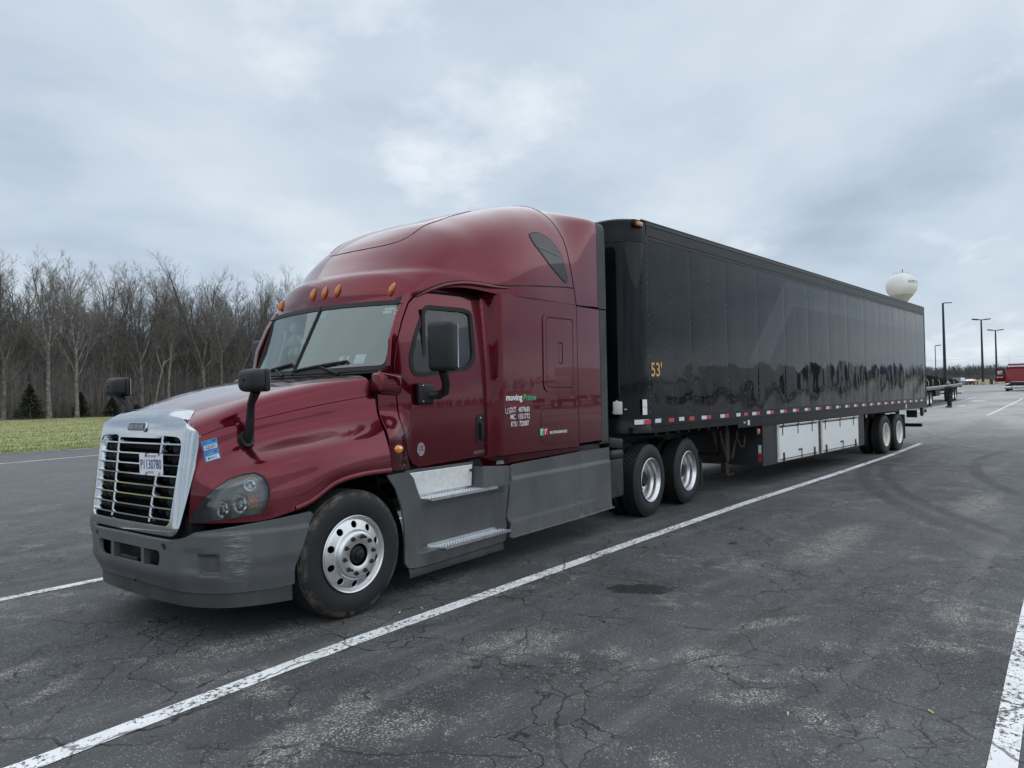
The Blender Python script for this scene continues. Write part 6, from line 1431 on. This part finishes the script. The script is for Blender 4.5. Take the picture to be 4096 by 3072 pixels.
g = MB(); g.lathe([(.108, 1.66), (.108, 1.70), (.10, 1.755), (.07, 1.79), (0, 1.80)], 16, (.045, 0, 0), 'z'); g.rbox((.16, 0, 1.675), (.14, .15, .015), .006, 1); g.build('cap', 'cap_grey', pe, 50)
for s_ in (-1, 1): g = MB(); g.rbox((.055, s_*.088, 1.635), (.03, .015, .06), .006, 1); g.build('ear', 'skin', pe, 50)
g = MB(); g.rbox((.145, 0, 1.62), (.03, .025, .045), .008, 1); g.build('nose', 'skin', pe, 50)
pe.scale = (.97, .97, .97)
# ---------------- flatbed with tarped load
FA = math.atan(.0556)
def fb_pt(x): return 5.40+.0556*(x-53)
fb = empty('flatbed_trailer', (60, fb_pt(60)+1.25, hgt(60, 6)), FA, 'flatbed trailer with aluminium rub rail parked beyond the black trailer', 'trailer')
zr = -.0165  # lot slope along x
def fz(x): return (hgt(60+x, 6)-hgt(60, 6))
def fbb(g, name, m, parent=None): g.v = [(x, y, z+fz(x)) for x, y, z in g.v]; return g.build(name, m, parent or fb, 30)
g = MB()
for x in lin(-11.5, 8.5, 16): pass
g.grid(lambda x, y: (x, y, 1.40), lin(-11.5, 8.7, 16), [-1.25, 1.25]); g.grid(lambda x, z: (x, -1.25, z), lin(-11.5, 8.7, 16), [1.24, 1.40]); g.grid(lambda y, z: (8.7, y, z), [-1.25, 1.25], [1.05, 1.40]); fbb(g, 'deck', 'dark_metal')
g = MB(); g.grid(lambda x, z: (x, -1.30, z), lin(-11.5, 8.7, 16), [1.32, 1.405]); g.grid(lambda x, y: (x, y, 1.405), lin(-11.5, 8.7, 16), [-1.30, -1.2]); fbb(g, 'rub_rail', 'aluminium')
for i in range(30): g = MB(); x = -11.2+i*.67; g.box(x, x+.10, -1.29, -1.25, 1.16, 1.33); fbb(g, 'stake_pocket', 'dirty_white')
for s_ in (-.45, .45): g = MB(); g.box(-11.5, 8.5, s_-.05, s_+.05, .85, 1.25); fbb(g, 'frame_beam', 'dark_metal')
for x in (-7.6, -6.3, 4.0, 5.3):
    z = .5+fz(x); t_ = MB(); t_.lathe([(.29, .03), (.38, 0), (.47, .01), (.5, .05), (.5, .57), (.47, .6), (.29, .58)], 32); w_ = t_.build('wheel', 'tyre', fb, 40, True); w_.location = (x, -1.22, z)
    t_ = MB(); t_.lathe([(.30, .02), (.27, .05), (.25, .16), (.12, .18), (.12, .12), (0, .12)], 28); t_.build('rim', 'rim_alu', w_, 40)
    w2 = link('wheel', w_.data, fb); w2.location = (x, .62, z)
for x in (-5.5, 6.2): g = MB(); g.box(x, x+.02, -1.2, -.6, .3, 1.1); fbb(g, 'mud_flap', 'rubber_strip')
g = MB(); g.box(8.6, 8.72, -1.2, 1.2, .48, .58); fbb(g, 'underride_guard', 'dark_metal')
g = MB(); g.box(-3, -1.0, -1.0, .2, .62, 1.1); fbb(g, 'tool_box', 'dark_metal')
tl = empty('tarped_load', (60, fb_pt(60)+1.25, hgt(60, 6)), FA, 'load under a creased black tarpaulin strapped on the flatbed', 'load')
g = MB()
def tarp(x, k):
    top = 1.40+.95-.045*max(0, x+8)+.10*math.sin(x*1.9)+.05*math.sin(x*4.3+1)
    n = mnoise.noise(Vector((x*1.4, k*5, 3.1)))*.10
    prof = [(-1.2, 1.42), (-1.17, 1.42+.35*(top-1.4)), (-1.02+.12*math.sin(x*2.6), 1.42+.70*(top-1.4)), (-.6, top), (.6, top), (1.05, 1.42+.7*(top-1.4)), (1.18, 1.42)]
    f = k*6; i = min(5, int(f)); a = np.array(prof[i])*(1-(f-i))+np.array(prof[i+1])*(f-i); return (x, a[0]+n*.6, max(1.41, a[1]+n*(1 if .05 < k < .95 else 0))+fz(x))
g.grid(tarp, lin(-11, 7.4, 110), lin(0, 1, 25)); g.grid(lambda k, z: (7.4, tarp(7.4, k)[1], 1.41+fz(7.4)+(tarp(7.4, k)[2]-1.41-fz(7.4))*z), lin(0, 1, 25), [0, 1]); g.build('tarpaulin', 'tarp', tl, 35)
for x in (-8.6, -6.9, -5.0, -2.2, 1.6, 2.6, 4.8):
    g = MB(); pts = [Vector(tarp(x+.5*(k-.25)*4*(k < .5), k))+Vector((0, -.03 if k < .5 else .03, .03)) for k in lin(0, 1, 13)]; g.tube(pts, .018, 4); g.build('strap', 'strap', tl)
# ---------------- red truck with its hood up and a door open
def bg_truck(x, y, rz, paint, label, group, opened=True, letters=True):
    o = empty('red_truck' if paint == 'truck_red' else 'parked_truck', (x, y, hgt(x, y)), rz, label, 'truck', group)
    # local: front towards -x, width in y
    g = MB(); g.rbox((2.3, 0, 1.95), (2.6, 2.3, 1.9), .22, 4); g.build('cab', paint, o, 50)
    g = MB(); g.rbox((2.45, 0, 2.85), (2.1, 2.1, .45), .20, 4); g.build('roof', paint, o, 50)
    g = MB(); g.rbox((1.04, 0, 2.60), (.06, 1.9, .38), .02, 2); g.build('windshield', 'dark_glass', o, 50)
    g = MB(); g.rbox((.98, 0, 2.72), (.16, 1.98, .17), .04, 2); g.build('sun_visor', 'chrome_dull', o, 50)
    g = MB()
    def hood(k, t):
        z = .98+1.42*k; w = 1.18-.22*k**2-.06*(1-k); yv = -w+2*w*t; b = 1-abs(2*t-1)**3; return (-.10+.42*k**1.5-.22*b*(1-.5*k), yv, z+.05*b*k)
    g.grid(hood, lin(0, 1, 14), lin(0, 1, 21)); g.grid(lambda k, s_: (hood(k, 0)[0]+.9*s_, -abs(hood(k, 0)[1]), hood(k, 0)[2]) , lin(0, 1, 8), [0, 1]); g.grid(lambda k, s_: (hood(k, 1)[0]+.9*s_, abs(hood(k, 1)[1]), hood(k, 1)[2]), lin(0, 1, 8), [0, 1]); g.build('hood', paint, o, 45)
    g = MB(); g.rbox((-.28, 0, .83), (.10, 1.16, .42), .04, 2); gl = g.build('grille', 'mesh_black', o, 50)
    g = MB(); g.rbox((-.31, 0, 1.03), (.08, 1.20, .05), .015, 1); g.build('grille_trim', 'chrome', gl)
    g = MB(); g.rbox((-.30, 0, .43), (.34, 2.42, .30), .08, 3); bm_ = g.build('bumper', 'chrome_dull', o, 50)
    for s_ in (-1, 1):
        g = MB(); g.rbox((-.46, s_*.55, .47), (.05, .16, .09), .02, 1); g.build('fog_lamp', 'void', bm_)
        g = MB(); g.rbox((-.16, s_*.95, .80), (.16, .42, .20), .06, 2, Matrix.Rotation(R(s_*24), 3, 'Z') @ Matrix.Rotation(R(s_*-16), 3, 'X')); g.build('headlight', 'chrome', o, 50)
        g = MB(); g.rbox((.6, s_*1.02, .98), (1.5, .36, .42), .14, 3); g.build('fender', paint, o, 50)
        for wx in (.75, 4.9):
            t_ = MB(); t_.lathe([(.29, .03), (.40, 0), (.5, .05), (.5, .28), (.40, .32)], 24); w_ = t_.build('wheel', 'tyre', o, 40, True); w_.location = (wx, s_*1.2-(.0 if s_ < 0 else .32), .5); t_ = MB(); t_.lathe([(.29, .03), (.2, .09), (0, .09)] if s_ < 0 else [(.29, .29), (.2, .23), (0, .23)], 20); t_.build('rim', 'rim_alu', w_, 40)
    g = MB(); g.box(3.4, 6.2, -.45, .45, .6, .9); g.build('frame', 'dark_metal', o)
    if opened:
        dr = empty('x') if False else None
        g = MB(); out = [(0, .0), (.0, .55), (.06, 1.40), (.9, 1.44), (.95, .0)]
        dm_ = Matrix.Translation((1.15, 1.17, 1.08)) @ Matrix.Rotation(R(70), 4, 'Z')
        dd = sheet('door', paint, o, [(0, 0), (.98, 0), (.98, 1.42), (.12, 1.42), (0, .8)], lambda u, v: tuple(dm_ @ Vector((u, 0, v))), [rpoly([(.14, .72), (.86, .72), (.86, 1.30), (.24, 1.30)], .07)], .2, .07, sg=1)
        sheet('window', 'side_glass', dd, [(.12, .70), (.88, .70), (.88, 1.32), (.22, 1.32)], lambda u, v: tuple(dm_ @ Vector((u, .03, v))), sp=.3, thick=.01, sg=1, back=False)
        if letters:
            text('door_lettering', 'KW', 'white_ink', dd, lambda u, v: tuple(dm_ @ Vector((.86-u, .085, v))), w=.62, h=.16, v0=.42); text('window_lettering', 'ST', 'white_ink', dd, lambda u, v: tuple(dm_ @ Vector((.80-u, .10, v))), w=.52, h=.34, v0=.86, bold=.04)
    g = MB(); g.tube([(1.3, .85, 3.0), (1.3, .85, 3.65)], .012, 4); g.build('antenna', 'pole_black', o)
    return o
bg_truck(91.5, 5.05, R(3), 'truck_red', 'bright red truck with its nose toward us at the right edge', None)
# ---------------- parked cars far off
def car(x, y, rz, m, L, H, label, suv=False):
    o = empty('parked_car', (x, y, hgt(x, y)), rz, label, 'car', 'cars parked at the far side of the lot'); w = .9
    low = [(-L/2, .35), (-L/2+.05, .75), (-L/2+.3, .92), (-L*.22, 1.0), (L*.30, 1.02), (L/2-.08, .95), (L/2, .6), (L/2-.03, .32)]
    g = MB(); g.prism(low, lambda u, v, d: (u, d, v), -w, w); g.build('body', m, o, 30)
    cab = [(-L*.24, .97), (-L*.10, H-.06), (-L*.02, H), (L*.26 if not suv else L*.38, H), (L*.40 if not suv else L*.46, 1.0)]
    g = MB(); g.prism(cab, lambda u, v, d: (u, d*(1-.16*(v-.95)), v), -w*.92, w*.92); cb = g.build('cabin', 'dark_glass', o, 30)
    g = MB(); g.prism([(u, v+.012) for u, v in cab[1:4]]+[(cab[3][0], cab[3][1]-.06), (cab[1][0], cab[1][1]-.06)], lambda u, v, d: (u, d*(1-.16*(v-.95)), v), -w*.93, w*.93); g.build('roof', m, o, 30)
    for wx in (-L*.32, L*.31):
        for s_ in (-1, 1):
            t_ = MB(); t_.lathe([(.20, .0), (.33, .0), (.35, .04), (.35, .2), (.2, .2)], 20); q = t_.build('wheel', 'tyre', o, 40, True); q.location = (wx, s_*.92-(0 if s_ < 0 else .2), .35); t_ = MB(); t_.lathe([(0, -.005 if s_ < 0 else .205), (.2, .01 if s_ < 0 else .19)], 12); t_.build('rim', 'rim_alu', q, 40)
    for s_ in (-1, 1): g = MB(); g.rbox((-L/2+.12, s_*.62, .72), (.14, .34, .14), .04, 1); g.build('headlight', 'lamp_lens', o)
car(194, 28.9, R(172), 'car_grey', 5.2, 1.80, 'grey pickup-sized car beside the end of the tarped load', True)
car(199, 27.4, R(176), 'car_maroon', 4.4, 1.30, 'low maroon car between the grey and silver cars')
car(216, 30.3, R(170), 'car_silver', 4.8, 1.45, 'silver sedan at the right end of the parked cars')
car(212, 32.6, R(170), 'car_silver', 4.9, 1.72, 'silver car showing its roof behind the grey one', True)
# ---------------- bollards, bins, fence, wire
for i, (x, y, h, lb) in enumerate(((192.1, 24.5, 1.35, 'yellow bollard just left of the taller double-headed lamp post'), (193.3, 23.15, 1.25, 'yellow bollard just right of the taller double-headed lamp post'), (206, 28.6, 1.3, 'left one of the two yellow bollards close together'), (206, 28.2, 1.4, 'right one of the two yellow bollards close together'), (208, 26.0, 1.45, 'yellow bollard farther back between the two lamp posts'))):
    o = empty('bollard', (x, y, hgt(x, y)), 0, lb, 'bollard', 'yellow bollards'); g = MB(); g.lathe([(.16, 0), (.16, h-.08), (.12, h-.02), (0, h)], 12, axis='z'); g.build('post', 'yellow_paint', o); g = MB(); g.lathe([(.163, h*.7), (.163, h*.78)], 12, axis='z'); g.build('band', 'reflect_white', o)
for i, dx_ in enumerate((-.45, .45)):
    o = empty('bin', (188.2+dx_*.2, 21.4-dx_, hgt(188, 21)), 0, ['left one of two dark bins by the lower lamp post', 'right one of two dark bins by the lower lamp post'][i], 'bin', 'dark bins'); g = MB(); g.lathe([(.30, 0), (.36, .95)], 14, axis='z'); g.build('drum', 'bin_blue', o); g = MB(); g.lathe([(.38, .95), (.38, 1.05), (.28, 1.35), (0, 1.4)], 14, axis='z'); g.build('lid', 'black_plastic', o)
fn = empty('wire_fence', (203, 10, hgt(203, 10)), 0, 'long thin wire fence at the far edge of the lot', 'fence'); zz0 = hgt(203, 10)
for i in range(24):
    y = -12+i*2.6; g = MB(); g.tube([(0, y-10, hgt(203, y)-zz0), (0, y-10, hgt(203, y)-zz0+1.7)], .035, 5); g.build('fence_post', 'dark_steel', fn)
g = MB()
for h in (.15, .55, .95, 1.35, 1.68): g.tube([(0, -24, h), (0, 40, h)], .014, 4)
g.build('fence_wires', 'dark_steel', fn)
pw = empty('power_line', (420, 60, hgt(420, 60)), 0, 'thin overhead wire low above the distant woods', 'power line'); zp = hgt(420, 60)
g = MB(); g.tube([(0, -90+i*22.5, 15.2-zp+2.2*((i-4)/4)**2*.35) for i in range(9)], .035, 4); g.build('wire', 'wire', pw)
for y in (-90, 90): g = MB(); g.tube([(0, y, 0), (0, y, 16-zp)], [.2, .14], 8); g.build('utility_pole', 'bark_dark', pw)
# ---------------- what the glossy trailer side mirrors: trucks parked behind the photographer
for i, (x, y, rz, m_) in enumerate(((56, -30, R(5), 'truck_white'), (68, -31, R(3), 'truck_red'), (84, -33, R(4), 'truck_red'), (104, -34, R(3), 'truck_white'), (128, -34, R(3), 'truck_red'))):
    o = bg_truck(x, y, rz, m_, ['white truck, leftmost of those mirrored in the black trailer side', 'red truck, left one of those mirrored in the black trailer side', 'red truck, middle one of those mirrored in the black trailer side', 'white truck mirrored toward the rear of the black trailer side', 'red truck mirrored near the rear end of the black trailer side'][i], 'trucks mirrored in the trailer', opened=False)
    o.name = 'mirrored_truck'; g = MB(); g.rbox((11.0, 0, 2.65), (13.0, 2.55, 2.85), .05, 1); g.build('box_body', ['truck_white', 'truck_white', 'grey_dark', 'truck_white', 'truck_blue'][i], o)
